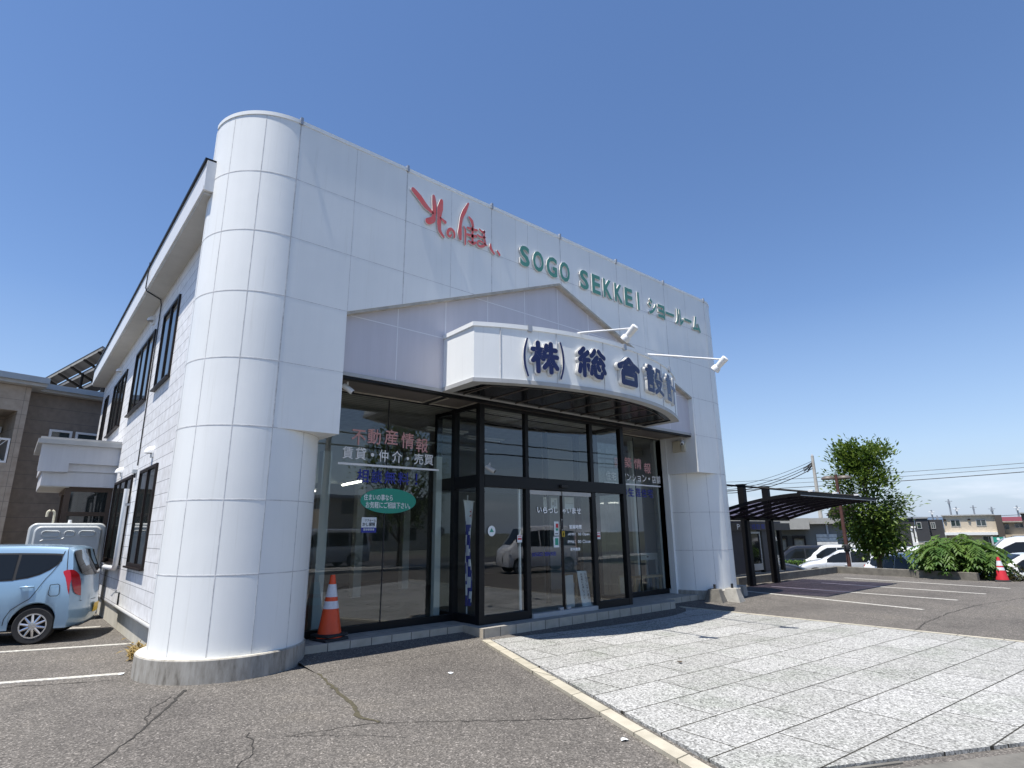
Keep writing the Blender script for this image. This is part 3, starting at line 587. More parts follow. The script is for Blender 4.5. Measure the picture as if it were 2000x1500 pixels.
# ------------------------------------------------------------------ signs
wall = lambda u, v, t: (u, FY - .012 - t, v)
S = thing('sign_lettering', 'raised green Latin and katakana letters along the top of the white facade', 'sign', (9.9, FY, 6.6))
for c, *b in [('S', 6.749, 7.005, 6.625, 7.065), ('O', 7.093, 7.386, 6.625, 7.065), ('G', 7.463, 7.763, 6.625, 7.065), ('O', 7.842, 8.136, 6.625, 7.065), ('S', 8.446, 8.718, 6.62, 7.065), ('E', 8.828, 9.101, 6.62, 7.065), ('K', 9.198, 9.492, 6.62, 7.065), ('K', 9.58, 9.865, 6.62, 7.065), ('E', 9.941, 10.228, 6.62, 7.065), ('I', 10.408, 10.475, 6.62, 7.065), ('シ', 10.825, 11.139, 6.63, 7.05), ('ョ', 11.197, 11.48, 6.62, 6.98), ('ー', 11.521, 11.88, 6.79, 6.86), ('ル', 11.936, 12.298, 6.625, 7.06), ('ー', 12.318, 12.654, 6.81, 6.88), ('ム', 12.687, 13.06, 6.62, 7.05)]:
    m = MB(); text(m, c, b, wall, .028, .03); m.build('character', [M['sgreen'], M['letter_edge']], S, recalc=False)
S = thing('sign_lettering', 'raised red brush-written Japanese lettering high on the white facade', 'sign', (5.3, FY, 6.6))
ST = [([(4.36, 7.27), (4.48, 7.18), (4.61, 7.06), (4.75, 6.98)], (.045, .055, .05, .025)), ([(4.765, 7.31), (4.78, 7.19), (4.785, 7.07), (4.78, 6.94), (4.755, 6.85), (4.67, 6.79)], (.03, .045, .04, .035, .055, .06)),
      ([(4.93, 7.29), (4.905, 7.13), (4.89, 6.99), (4.89, 6.8), (4.91, 6.69), (4.99, 6.6)], (.03, .06, .045, .04, .035, .02)), ([(4.91, 6.95), (5.01, 6.9)], (.012, .035)),
      ([(5.15, 6.70), (5.11, 6.655), (5.07, 6.69), (5.09, 6.77), (5.15, 6.81), (5.21, 6.76), (5.21, 6.67)], (.014, .022, .026, .028, .028, .024, .018)),
      ([(5.51, 7.46), (5.43, 7.28), (5.37, 7.13), (5.34, 6.96), (5.33, 6.79), (5.34, 6.69)], (.02, .04, .035, .03, .045, .03)), ([(5.42, 6.96), (5.45, 6.88), (5.45, 6.72), (5.45, 6.61)], (.012, .025, .022, .012)),
      ([(5.53, 7.19), (5.59, 7.13), (5.62, 7.03)], (.02, .038, .022)), ([(5.5, 6.965), (5.6, 6.97), (5.71, 6.99)], (.022, .032, .022)), ([(5.605, 7.01), (5.61, 6.85), (5.61, 6.71)], (.022, .024, .024)),
      ([(5.5, 6.83), (5.59, 6.835), (5.69, 6.86)], (.026, .032, .026)), ([(5.53, 6.71), (5.61, 6.695), (5.68, 6.73)], (.02, .034, .022)),
      ([(5.77, 7.035), (5.83, 7.0), (5.89, 7.02)], (.014, .026, .018)), ([(5.88, 7.04), (5.875, 6.91), (5.90, 6.78), (5.84, 6.71), (5.75, 6.69), (5.73, 6.76), (5.79, 6.80), (5.94, 6.76)], (.014, .022, .024, .026, .022, .02, .016, .014)),
      ([(5.73, 6.90), (5.80, 6.885), (5.90, 6.91)], (.02, .024, .018)), ([(6.03, 6.82), (6.035, 6.73), (6.11, 6.65)], (.016, .034, .022)), ([(6.19, 6.73), (6.24, 6.67)], (.018, .026))]
for p_, w_ in ST:
    m = MB(); stroke(m, p_, w_, wall, .025); m.build('brush_stroke', [M['sred'], M['letter_edge']], S, recalc=False)
def onarc(u, v, t):      # u = degrees round the canopy, v = height
    x, y = arcp(R(u), CR + .004 + t); return (x, y, v)
S = thing('sign_lettering', 'raised navy blue kanji and brackets round the curved white canopy', 'sign', (7.9, 6.17, 4.0))
GON = [[(.16, .96), (.34, .96)], [(.03, .80), (.46, .80)], [(.1, .64), (.4, .64)], [(.1, .485), (.4, .485)], [(.11, .33), (.39, .33), (.39, .06), (.11, .06), (.11, .33)]]
KJ = {'kabu': [[(.02, .75), (.42, .75)], [(.225, .97), (.225, .03)], [(.2, .68), (.13, .5), (.03, .38)], [(.26, .66), (.43, .45)], [(.57, .90), (.54, .78), (.48, .66)], [(.56, .77), (.95, .77)], [(.745, .97), (.745, .03)], [(.46, .54), (.99, .54)], [(.72, .5), (.62, .32), (.47, .17)], [(.77, .5), (.86, .32), (.99, .17)]],
      'sou': [[(.22, .96), (.08, .79), (.22, .73)], [(.37, .85), (.08, .56), (.40, .58)], [(.23, .56), (.23, .03)], [(.1, .38), (.06, .14)], [(.37, .40), (.42, .22)], [(.62, .95), (.57, .84), (.49, .75)], [(.77, .95), (.85, .84), (.97, .75)], [(.70, .72), (.54, .52), (.88, .55)], [(.82, .66), (.95, .49)], [(.51, .36), (.47, .12)], [(.61, .38), (.61, .10), (.68, .04), (.84, .04), (.88, .16)], [(.71, .42), (.77, .29)], [(.90, .40), (.98, .22)]],
      'gou': [[(.5, .95), (.3, .77), (.04, .64)], [(.5, .95), (.7, .77), (.96, .64)], [(.28, .62), (.72, .62)], [(.19, .42), (.81, .42), (.81, .06), (.19, .06), (.19, .42)]],
      'setsu': GON + [[(.62, .93), (.62, .77), (.53, .60)], [(.62, .93), (.85, .93), (.85, .67), (.97, .63)], [(.54, .47), (.91, .47), (.78, .22), (.52, .04)], [(.60, .37), (.76, .16), (.99, .04)]],
      'kei': GON + [[(.54, .60), (.99, .60)], [(.765, .97), (.765, .03)]]}
def arcm(u, v, t): x, y = arcp(u / CR, CR + .004 + t); return (x, y, v)
def poly_stroke(mb, q, hw, fn, t):
    for i in range(len(q) - 1):      # overlapping round-ended bars, each a hair further out so that no faces share a plane
        a, b = q[i], q[i + 1]; n_ = 5; pts = [(a[0] + (b[0] - a[0]) * k / n_, a[1] + (b[1] - a[1]) * k / n_) for k in range(n_ + 1)]
        stroke(mb, pts, [hw] * (n_ + 1), fn, t + .0004 * poly_stroke.k, 1); poly_stroke.k += 1
for c, u0, u1, v0, v1, hw in (('kabu', -20.75, -15.3, 4.05, 4.635, .041), ('sou', -12.0, -5.0, 4.08, 4.655, .041), ('gou', -2.5, 4.85, 4.07, 4.655, .056), ('setsu', 6.3, 14.3, 4.08, 4.655, .040), ('kei', 15.7, 23.6, 4.06, 4.655, .040)):
    u0, u1 = R(u0) * CR, R(u1) * CR; wm, wf = MB(), MB(); poly_stroke.k = 0
    for q in KJ[c]:
        pts = [(u0 + hw + x * (u1 - u0 - 2 * hw), v0 + hw + y * (v1 - v0 - 2 * hw)) for x, y in q]
        poly_stroke(wm, pts, hw + .016, arcm, .044)
    poly_stroke.k = 0
    for q in KJ[c]:
        pts = [(u0 + hw + x * (u1 - u0 - 2 * hw), v0 + hw + y * (v1 - v0 - 2 * hw)) for x, y in q]
        poly_stroke(wf, pts, hw, arcm, .060)
    k = wm.build('character', [M['letter_edge'], M['letter_edge']], S, recalc=False); wf.build('face', [M['navy'], M['letter_edge']], k, recalc=False)
for sg, u0 in ((1, -21.15), (-1, -14.95)):
    q = [(R(u) * CR, v) for u, v in ((u0, 4.635), (u0 - sg * .42, 4.48), (u0 - sg * .55, 4.33), (u0 - sg * .42, 4.18), (u0 + sg * .05, 4.02))]
    m = MB(); stroke(m, q, (.014, .018, .019, .018, .014), arcm, .05); m.build('bracket', [M['navy'], M['letter_edge']], S, recalc=False)
GD = GY - .012
def decal(name, label, items, loc, off=.02, plane=GD, cat='window lettering'):
    o = thing(name, label, cat, loc)
    for c, b, mk in items:
        m = MB(); fn = lambda u, v, t: (u, plane - t, v)
        if c == '#': m.prism([(b[0], b[2]), (b[1], b[2]), (b[1], b[3]), (b[0], b[3])], fn, 0, -.001)
        else: text(m, c, b, fn, off)
        m.build('bar' if c == '#' else 'character' if len(c) == 1 else 'wording', M[mk], o, recalc=c == '#')
    return o
I_ = lambda L_, mk: [(c, tuple(b), mk) for c, *b in L_]
decal('window_lettering', 'faded red, white and blue wording on the shop window above the green oval', I_([('不', 4.04, 4.288, 3.033, 3.286), ('動', 4.32, 4.562, 3.068, 3.326), ('産', 4.63, 4.888, 3.087, 3.349), ('情', 4.951, 5.207, 3.049, 3.324), ('報', 5.247, 5.493, 3.003, 3.26)], 'pink')
      + I_([('賃', 3.894, 4.082, 2.794, 2.992), ('貸', 4.115, 4.309, 2.795, 2.996), ('・', 4.393, 4.454, 2.861, 2.922), ('仲', 4.539, 4.716, 2.789, 2.99), ('介', 4.786, 4.981, 2.791, 2.995), ('・', 5.066, 5.121, 2.848, 2.906), ('売', 5.219, 5.406, 2.788, 2.981), ('買', 5.425, 5.617, 2.791, 2.976), ('#', 3.832, 5.74, 2.698, 2.732)], 'vwhite')
      + I_([('相', 4.174, 4.374, 2.426, 2.649), ('談', 4.424, 4.624, 2.428, 2.649), ('無', 4.659, 4.878, 2.429, 2.643), ('料', 4.914, 5.14, 2.424, 2.637), ('！', 5.26, 5.30, 2.44, 2.63)], 'vblue'), (4.78, GD, 2.4), .03)
decal('window_lettering', 'faded red, white and blue wording on the shop window right of the entrance', I_([('新', 10.63, 10.93, 3.06, 3.33), ('築', 11.01, 11.277, 3.091, 3.349), ('情', 11.37, 11.662, 3.089, 3.346), ('報', 11.757, 12.033, 3.001, 3.261)], 'pink')
      + I_([('住', 10.306, 10.48, 2.776, 2.974), ('宅', 10.5, 10.671, 2.772, 2.967), ('・', 10.77, 10.83, 2.84, 2.9), ('マ', 10.91, 11.04, 2.786, 2.95), ('ン', 11.07, 11.234, 2.79, 2.95), ('シ', 11.272, 11.423, 2.785, 2.955), ('ョ', 11.476, 11.60, 2.784, 2.918), ('ン', 11.664, 11.828, 2.79, 2.955), ('・', 11.902, 11.969, 2.842, 2.903), ('店', 12.043, 12.222, 2.77, 2.959), ('舗', 12.238, 12.40, 2.769, 2.965), ('#', 10.239, 12.395, 2.685, 2.72)], 'vwhite')
      + I_([('の', 10.855, 11.052, 2.43, 2.608), ('生', 11.091, 11.308, 2.42, 2.618), ('涯', 11.355, 11.578, 2.418, 2.624), ('住', 11.601, 11.796, 2.411, 2.618), ('宅', 11.837, 12.045, 2.413, 2.618)], 'vblue'), (11.3, GD, 2.4), .03)
S = thing('window_sticker', 'green oval sticker with two lines of white Japanese on the left shop window', 'sticker', (4.77, GD, 1.95))
m = MB(); m.prism([(4.768 + .516 * math.cos(t * PI / 24), 2.15 + .204 * math.sin(t * PI / 24)) for t in range(48)], lambda u, v, t: (u, GD - t, v), 0, -.001); m.build('oval', M['vteal'], S)
for s_, b in (('住まいの事なら', (4.309, 4.831, 2.150, 2.252)), ('お気軽にご相談下さい。', (4.348, 5.17, 2.025, 2.131))):
    m = MB(); text(m, s_, b, lambda u, v, t: (u, GD - .003 - t, v), .03); m.build('wording', M['vwhite'], S, recalc=False)
S = thing('window_sticker', 'small white and navy sticker below the green oval on the left shop window', 'sticker', (4.42, GD, 1.64))
m = MB(); m.prism([(4.292, 1.64), (4.554, 1.64), (4.554, 1.88), (4.292, 1.88)], lambda u, v, t: (u, GD - t, v), 0, -.001); m.build('card', M['paper'], S)
m = MB(); m.prism([(4.290, 1.64), (4.556, 1.64), (4.556, 1.72), (4.290, 1.72)], lambda u, v, t: (u, GD - .0015 - t, v), 0, -.001); m.build('band', M['vblue'], S)
for s_, b, mk in (('リフォーム', (4.35, 4.54, 1.812, 1.852), 'ink'), ('かし保険', (4.31, 4.53, 1.74, 1.80), 'ink'), ('登録事業者', (4.325, 4.52, 1.672, 1.708), 'paper')):
    m = MB(); text(m, s_, b, lambda u, v, t: (u, GD - .004 - t, v), .03); m.build('wording', M[mk], S, recalc=False)
VD = VY - .022
decal('door_lettering', 'white greeting and opening hours with navy romaji on the glass sliding doors', I_([('い', 7.408, 7.526, 1.968, 2.07), ('ら', 7.552, 7.671, 1.96, 2.072), ('っ', 7.697, 7.818, 1.965, 2.05), ('し', 7.846, 7.955, 1.964, 2.075), ('ゃ', 8.07, 8.165, 1.96, 2.05), ('い', 8.19, 8.31, 1.968, 2.065), ('ま', 8.33, 8.443, 1.96, 2.075), ('せ', 8.465, 8.59, 1.962, 2.072),
      ('営業時間', 8.241, 8.587, 1.672, 1.752), ('AM9：00 Open', 8.198, 8.815, 1.535, 1.60), ('PM6：00 Close', 8.192, 8.829, 1.405, 1.465), ('年中無休', 8.248, 8.533, 1.26, 1.33)], 'vwhite') + I_([('SOGO SEKKEI', 7.26, 7.867, 1.195, 1.265)], 'vblue'), (8.0, VD, 1.2), .07, VD, 'door lettering')
def sticker(name, label, b, parts, plane=VD, cat='sticker', mk='paper'):
    S = thing(name, label, cat, ((b[0] + b[1]) / 2, plane, b[2]))
    m = MB(); m.prism([(b[0], b[2]), (b[1], b[2]), (b[1], b[3]), (b[0], b[3])], lambda u, v, t: (u, plane + .004 - t, v), 0, -.001); m.build('sheet', M[mk], S)
    for n_, f_, k_ in parts:
        m = MB(); x0, x1, z0, z1 = b[0] + (b[1] - b[0]) * f_[0], b[0] + (b[1] - b[0]) * f_[1], b[2] + (b[3] - b[2]) * f_[2], b[2] + (b[3] - b[2]) * f_[3]
        m.prism([(x0, z0), (x1, z0), (x1, z1), (x0, z1)], lambda u, v, t: (u, plane + .002 - t, v), 0, -.001); m.build(n_, M[k_], S)
sticker('door_sticker', 'red and white sticker at mid height on the fixed pane left of the doors', (6.917, 7.026, 1.446, 1.573), [('stripe', (.08, .92, .36, .60), 'vred'), ('stripe', (.1, .9, .72, .92), 'pink')])
sticker('door_sticker', 'red and white sticker on the fixed pane right of the doors', (9.016, 9.14, 1.471, 1.611), [('stripe', (.08, .92, .3, .55), 'vred'), ('stripe', (.1, .9, .68, .9), 'pink')])
sticker('door_sticker', 'small yellow sticker beside the meeting edge of the sliding doors', (8.04, 8.112, 1.529, 1.637), [('mark', (.3, .7, .3, .7), 'ink')], mk='vyel')
sticker('door_sticker', 'narrow upright white sticker above the small yellow one', (8.03, 8.085, 1.645, 1.856), [('bar', (.35, .6, .1, .9), 'ink')])
sticker('door_sticker', 'pale card with a red and green flower motif on the left sliding door', (7.839, 7.962, 1.554, 1.812), [('red_petal', (.35, .9, .55, .85), 'vred'), ('green_petal', (.3, .85, .35, .52), 'vteal'), ('bar', (.2, .8, .1, .16), 'ink')])
sticker('door_sticker', 'pale blue card with a round blue emblem below the flower card', (7.815, 7.962, 1.341, 1.536), [('emblem', (.25, .85, .2, .85), 'vteal')])
sticker('paper_notice', 'narrow white notice hung inside behind the left sliding door', (7.885, 7.968, 2.035, 2.281), [('print', (.35, .65, .1, .9), 'wgrey')], plane=VY + .3, cat='notice')
sticker('paper_notice', 'white notice with grey drawing behind the right sliding door, nearest the middle', (8.08, 8.264, 2.068, 2.277), [('print', (.2, .5, .3, .6), 'wgrey'), ('print', (.55, .8, .2, .8), 'galv')], plane=VY + .3, cat='notice')
sticker('paper_notice', 'plain white sheet behind the right sliding door near its outer edge', (8.47, 8.742, 2.061, 2.301), [('print', (.1, .9, .48, .52), 'wgrey')], plane=VY + .3, cat='notice')
S = thing('door_sticker', 'round white sticker on the fixed pane by the left lobby corner', 'sticker', (6.336, VD, 1.56))
m = MB(); m.prism([(6.336 + .084 * math.cos(t * PI / 16), 1.648 + .088 * math.sin(t * PI / 16)) for t in range(32)], lambda u, v, t: (u, VD + .004 - t, v), 0, -.001); m.build('disc', M['paper'], S)
m = MB(); m.prism([(6.29, 1.63), (6.385, 1.63), (6.36, 1.66), (6.336, 1.70), (6.31, 1.66)], lambda u, v, t: (u, VD + .002 - t, v), 0, -.001); m.build('emblem', M['vteal'], S)
# boards leaning inside the door
S = thing('sign_board', 'tall white board with two columns of dark Japanese leaning by the right door edge', 'board', (8.76, 8.02, .165))
lean = lambda u, v, t: (u + .0 * v, 8.06 + (v - .2) * .12 - t, v)
m = MB(); m.prism([(8.64, .23), (8.89, .23), (8.86, .87), (8.60, .88)], lean, 0, -.015); m.build('board', M['paper'], S)
for s_, x, z1, z0 in (('いらっしゃいませ', 8.80, .84, .34), ('お気軽にお越し下さい', 8.685, .84, .36)):
    m = MB(); h = (z1 - z0) / len(s_)
    for i, c in enumerate(s_): text(m, c, (x - .026 + .02 * (i / len(s_)), x + .026 + .02 * (i / len(s_)), z1 - h * (i + .9), z1 - h * (i + .1)), lambda u, v, t: lean(u, v, .018 + t), .03)
    m.build('wording', M['ink'], S, recalc=False)
S = tag(MB().prism([(8.31, .23), (8.53, .23), (8.565, .81), (8.35, .80)], lambda u, v, t: (u, 8.16 + (v - .2) * .1 - t, v), 0, -.015).build('blank_board', M['tank']), 'blank pale grey board leaning beside the lettered board', 'board')
# banner in the lobby corner
S = thing('shop_banner', 'furled white and blue advertising banner on a pole in the left lobby corner', 'banner', (6.24, 8.53, .165))
m = MB(); m.tube([(6.25, 8.56, .165), (6.25, 8.56, 2.28)], .012); m.tube([(6.14, 8.55, 2.19), (6.37, 8.51, 2.17)], .008); m.build('pole', M['white'], S)
def bn(u, v):  # cloth
    hw = .125 - .075 * min(1, (1 - v) * 2.2) + .02 * math.sin(v * 5)
    return (6.25 + (u - .5) * 2 * hw + .012 * math.sin(9 * v), 8.53 - (u - .5) * hw * .4 - .035 * math.sin(u * 9 + v * 3), .40 + 1.78 * v)
m = MB()
for i in range(14):
    for j in range(30):
        u0, u1, v0, v1 = i / 14, (i + 1) / 14, j / 30, (j + 1) / 30; vm, um = (v0 + v1) / 2, (u0 + u1) / 2
        m.m = 1 if (vm < .84 - .12 * um and (math.sin(um * 11 + vm * 23) + math.sin(vm * 41 - um * 7)) > -.1) else 0
        m.quad(bn(u0, v0), bn(u1, v0), bn(u1, v1), bn(u0, v1))
m.build('cloth', [M['vwhite'], M['vblue']], S, smooth=60)
m = MB(); text(m, '北', (.45, .8, .83, .92), lambda u, v, t: (bn(u, v)[0], bn(u, v)[1] - .012 - t, bn(u, v)[2]), .03); m.build('character', M['vred'], S, recalc=False)
m = MB(); m.obox(6.27, 8.53, .165, .24, .24, .05); m.build('base', M['rubber'], S, bevel=.01)
# furniture behind the glass
def table(name, label, cx, cy_, lx, ly, h, mk, top=.04, drawer=True):
    S = thing(name, label, 'table', (cx, cy_, .16)); m = MB(); m.obox(cx, cy_, .16 + h - top, lx, ly, top); m.build('tabletop', M[mk], S, bevel=.006)
    for sx_ in (-1, 1):
        for sy_ in (-1, 1): m = MB(); m.obox(cx + sx_ * (lx / 2 - .05), cy_ + sy_ * (ly / 2 - .05), .16, .05, .05, h - top); m.build('leg', M[mk], S)
    if drawer:
        m = MB(); m.obox(cx, cy_, .16 + h - top - .12, lx - .1, ly - .1, .119); m.build('drawer', M[mk], S, bevel=.004)
        m = MB(); m.obox(cx, cy_ - ly / 2 + .04, .16 + h - .1, .05, .03, .03); m.build('knob', M['rubber'], S)
table('console_table', 'white painted console table with a drawer inside the right shop window', 12.32, 9.40, .86, .42, .92, 'wwood')
table('low_stand', 'low pale wooden stand in front of the white console table', 11.98, 9.02, .84, .30, .42, 'wood', .05, False)
table('low_stand', 'pale wooden side table behind the right-hand lobby pane', 10.5, 9.75, .9, .4, .5, 'wood', .05)
S = thing('picture_frame', 'empty wooden frame leaning beside the pale wooden stand', 'frame', (11.05, 9.1, .16))
m = MB(); m.box(10.95, 11.35, 9.05, 9.08, .16, .2); m.box(10.95, 11.35, 9.05, 9.08, .58, .62); m.box(10.95, 10.99, 9.05, 9.08, .2, .58); m.box(11.31, 11.35, 9.05, 9.08, .2, .58); m.build('frame_rail', M['wood'], S); m = MB(); m.box(10.99, 11.31, 9.06, 9.075, .2, .58); m.build('backing', M['cream'], S)
i_ = 0
for x, y, a, z, l_ in ((5.42, 11.6, 1.48, 2.72, 1.2), (4.95, 12.8, 1.48, 2.58, 1.2), (7.1, 10.6, 0, 3.86, 1.1), (8.5, 11.0, 0, 3.86, 1.1), (7.4, 12.4, 0, 3.86, 1.1), (9.2, 12.6, 0, 3.86, 1.1)):
    lb = ['lit tube light seen under the blue wording in the left window', 'lit tube light further back and further left in the left window', 'slim ceiling light just inside the lobby, left of two', 'slim ceiling light just inside the lobby, right of two', 'slim ceiling light further back on the left', 'slim ceiling light further back on the right'][i_]; i_ += 1
    S = thing('ceiling_light', lb, 'light', (x, y, z)); m = MB(); m.obox(x, y, z - .035, l_, .1 if z < 3 else .26, .034, a); m.build('housing', M['white'], S)
    m = MB(); ca, sa = math.cos(a) * (l_ / 2 - .05), math.sin(a) * (l_ / 2 - .05); m.tube([(x - ca, y - sa, z - .055), (x + ca, y + sa, z - .055)], .02); m.build('tube', M['tube' if z < 3 else 'white'], S)
# ------------------------------------------------------------------ fixtures on the building
def spotlight(x, y0, z0, y1, z1, label):
    S = thing('spotlight', label, 'spotlight', (x, y0, z0), 0, 'arm spotlights over the canopy sign')
    m = MB(); m.tube([(x, y0 + .15, z0), (x, y0, z0), (x, (y0 + y1) / 2, (z0 + z1) / 2)], .019); m.tube([(x, (y0 + y1) / 2, (z0 + z1) / 2), (x, y1, z1)], .015); m.build('arm', M['white'], S, smooth=40)
    m = MB(); e = Vector((x, y1, z1 - .02)); d = Vector((-.05, .62, -.5)).normalized()
    m.tube([e - d * .07, e - d * .06, e + d * .12, e + d * .13], [.045, .06, .052, .05], 14); hd = m.build('lamp_head', M['white'], S, smooth=50)
    m = MB(); m.tube([e + d * .125, e + d * .15, e + d * .21, e + d * .215], [.05, .07, .078, .07], 14); m.build('shade', M['white'], hd, smooth=50)
    m = MB(); m.tube([(x, y1, z1 + .03), (x, y1, z1 - .05)], .022); m.build('swivel', M['white'], S)
spotlight(6.89, 6.26, 4.89, 5.15, 4.66, 'white spotlight on a long arm above the middle of the canopy sign')
spotlight(8.76, 6.24, 4.87, 4.74, 4.41, 'white spotlight on a long arm above the right end of the canopy sign')
def seccam(x, y, z, d, label, mk='white'):
    S = thing('security_camera', label, 'camera', (x, y, z)); p = Vector((x, y, z)); d = Vector(d).normalized()
    m = MB(); m.tube([p, p + Vector((0, 0, .1))], .015); m.build('bracket', M[mk], S)
    m = MB(); m.tube([p - d * .08, p - d * .075, p + d * .1, p + d * .105], [.03, .042, .042, .036], 12); m.build('body', M[mk], S, smooth=50)
    m = MB(); m.tube([p + d * .104, p + d * .112], .028, 12); m.build('lens', M['rubber'], S)
seccam(3.56, 7.95, 3.74, (.5, -.4, -.5), 'white camera under the soffit at the left end of the shop window')
seccam(6.22, 7.88, 2.70, (.4, -.5, -.4), 'small camera on the left corner post of the glass lobby', 'wgrey')
seccam(12.3, 7.95, 3.72, (-.6, -.3, -.4), 'camera under the soffit beside the right pillar')
S = thing('junction_box', 'two beige boxes on the white wall beside the right window', 'box', (12.38, 8.0, 3.5))
m = MB(); m.box(12.36, 12.403, 8.05, 8.28, 3.50, 3.78); m.build('large_box', M['beige'], S, bevel=.01); m = MB(); m.box(12.34, 12.403, 7.92, 8.02, 3.50, 3.70); m.build('small_box', M['beige'], S, bevel=.01)
for y, z, lb in ((14.0, 6.15, 'white vent hood under the eave between the first two upper windows'), (18.6, 6.02, 'white vent hood under the eave at the third upper window'), (11.75, 3.03, 'white vent hood above the lower window nearest the round pillar'), (15.3, 2.98, 'white vent hood above the lower window beside the porch')):
    m = MB(); n_ = 10; rows = []
    for i in range(6):
        t = i / 5 * PI / 2; rows.append([(WX - .002 - .145 * math.cos(t) * max(0, math.sin(PI * k / n_)) , y + .09 * -math.cos(PI * k / n_) * (1 if i < 5 else .98) * math.cos(t * .9), z + .13 * math.sin(t) + .0) for k in range(n_ + 1)])
    m.grid(rows); m.box(WX - .03, WX - .001, y - .09, y + .09, z - .07, z - .001)
    tag(m.build('vent_hood', M['white'], smooth=60), lb, 'vent', 'vent hoods on the side wall')
S = thing('drain_pipe', 'white plastic pipe bending along and beneath the lower side window', 'pipe', (1.68, 13.6, 1.0)); m = MB()
m.tube([(1.66, 13.5, 2.52), (1.66, 13.5, 1.12), (1.66, 13.58, 1.04), (1.66, 16.2, 1.0)], .045, 10); m.build('pipe', M['white'], S, smooth=50)
m = MB(); m.box(1.67, 1.752, 13.44, 13.56, 2.2, 2.24); m.build('clip', M['galv'], S)
tag(MB().tube([(1.715, 8.8, .40), (1.715, 13.2, .40)], .028).build('base_pipe', M['wgrey'], smooth=50), 'pale pipe running along the top of the side foundation', 'pipe')
S = thing('garden_tap', 'small metal tap sticking out of the side wall', 'tap', (1.72, 13.1, .5)); m = MB(); m.tube([(1.75, 13.1, .64), (1.66, 13.1, .64), (1.62, 13.1, .58)], .016); m.build('spout', M['galv'], S); m = MB(); m.tube([(1.68, 13.05, .67), (1.68, 13.15, .67)], .014); m.build('handle', M['galv'], S); m = MB(); m.tube([(1.735, 13.1, .63), (1.735, 13.1, .36)], .012); m.build('supply_pipe', M['rubber'], S)
tag(MB().tube([(1.38, 12.9, 7.02), (1.375, 12.9, 6.46), (1.40, 12.9, 6.40), (1.70, 13.2, 6.39), (1.73, 13.25, 6.3), (1.735, 13.2, 2.95)], .012, 6).build('cable', M['cable']), 'thin black cable dropping from the eave down the white side wall', 'cable')
S = thing('outdoor_socket', 'small grey outdoor socket beside the lower side window', 'socket', (1.74, 13.25, 2.8)); m = MB(); m.box(1.67, 1.752, 13.2, 13.3, 2.80, 2.88); m.build('cover', M['tank'], S, bevel=.008); m = MB(); m.box(1.70, 1.735, 13.22, 13.28, 2.72, 2.799); m.build('plug', M['rubber'], S)
# cones
def cone(x, y, z, label, h=.88, double=True, mk='orange', rz=.2):
    S = thing('traffic_cone', label, 'traffic cone', (x, y, z), 0)
    m = MB(); r = lambda t: .165 * (1 - t) + .032 * t; f = [0, .43, .57, .62, .85]; b = .09 if double else .05
    zz = lambda t: z + b + (h - b) * t
    m.lathe([(r(0), b), (r(1), h), (.02, h + .003), (0, h + .003)], 28, (x, y, z)); m.build('body', M[mk], S, smooth=40)
    for a, c in ((.42, .55), (.62, .84)): 
        m = MB(); m.lathe([(r(a) + .0025, b + (h - b) * a), (r(c) + .0025, b + (h - b) * c)], 28, (x, y, z)); m.build('reflective_band', M['refl'], S, smooth=40)
    m = MB(); m.obox(x, y, z, .40, .40, .04, rz, .96); m.build('base', M['rubber'], S, bevel=.012)
    if double:
        m = MB(); m.obox(x, y, z + .052, .38, .38, .04, rz + .12, .96); m.build('upper_base', M['rubber'], S, bevel=.012); m = MB(); m.lathe([(.185, .04), (.178, .052)], 24, (x, y, z)); m.build('lower_cone_rim', M[mk], S)
cone(3.74, 8.44, .165, 'orange cone with two white bands on a double black base beside the left pillar')
M['redp'] = mat('red_plastic', (.62, .03, .045), .5, var=.1)
cone(23.62, 4.40, 0, 'red and white cone at the far edge of the car park beside the bush', .72, False, 'redp')
for x, y, a, lb, mk in ((12.74, 7.70, .25, 'dark concrete banner block with a stub post, left of the pair by the pillar', 'dconc'), (13.20, 7.52, .2, 'paler concrete banner block with a stub post, right of the pair by the pillar', 'conc')):
    S = thing('concrete_block', lb, 'block', (x, y, 0)); m = MB(); m.obox(x, y, -.01, .44, .44, .31, a, .56); m.build('block', M[mk], S, bevel=.012); m = MB(); m.tube([(x, y, .29), (x, y, .40)], .028, 10); m.build('stub_post', M['rubber'], S)
tag(MB().obox(14.5, 8.05, -.01, .3, .3, .26, .2, .9).build('concrete_block', M['conc'], bevel=.01), 'small square concrete block at the foot of the right pillar', 'block')
print('signs ok')
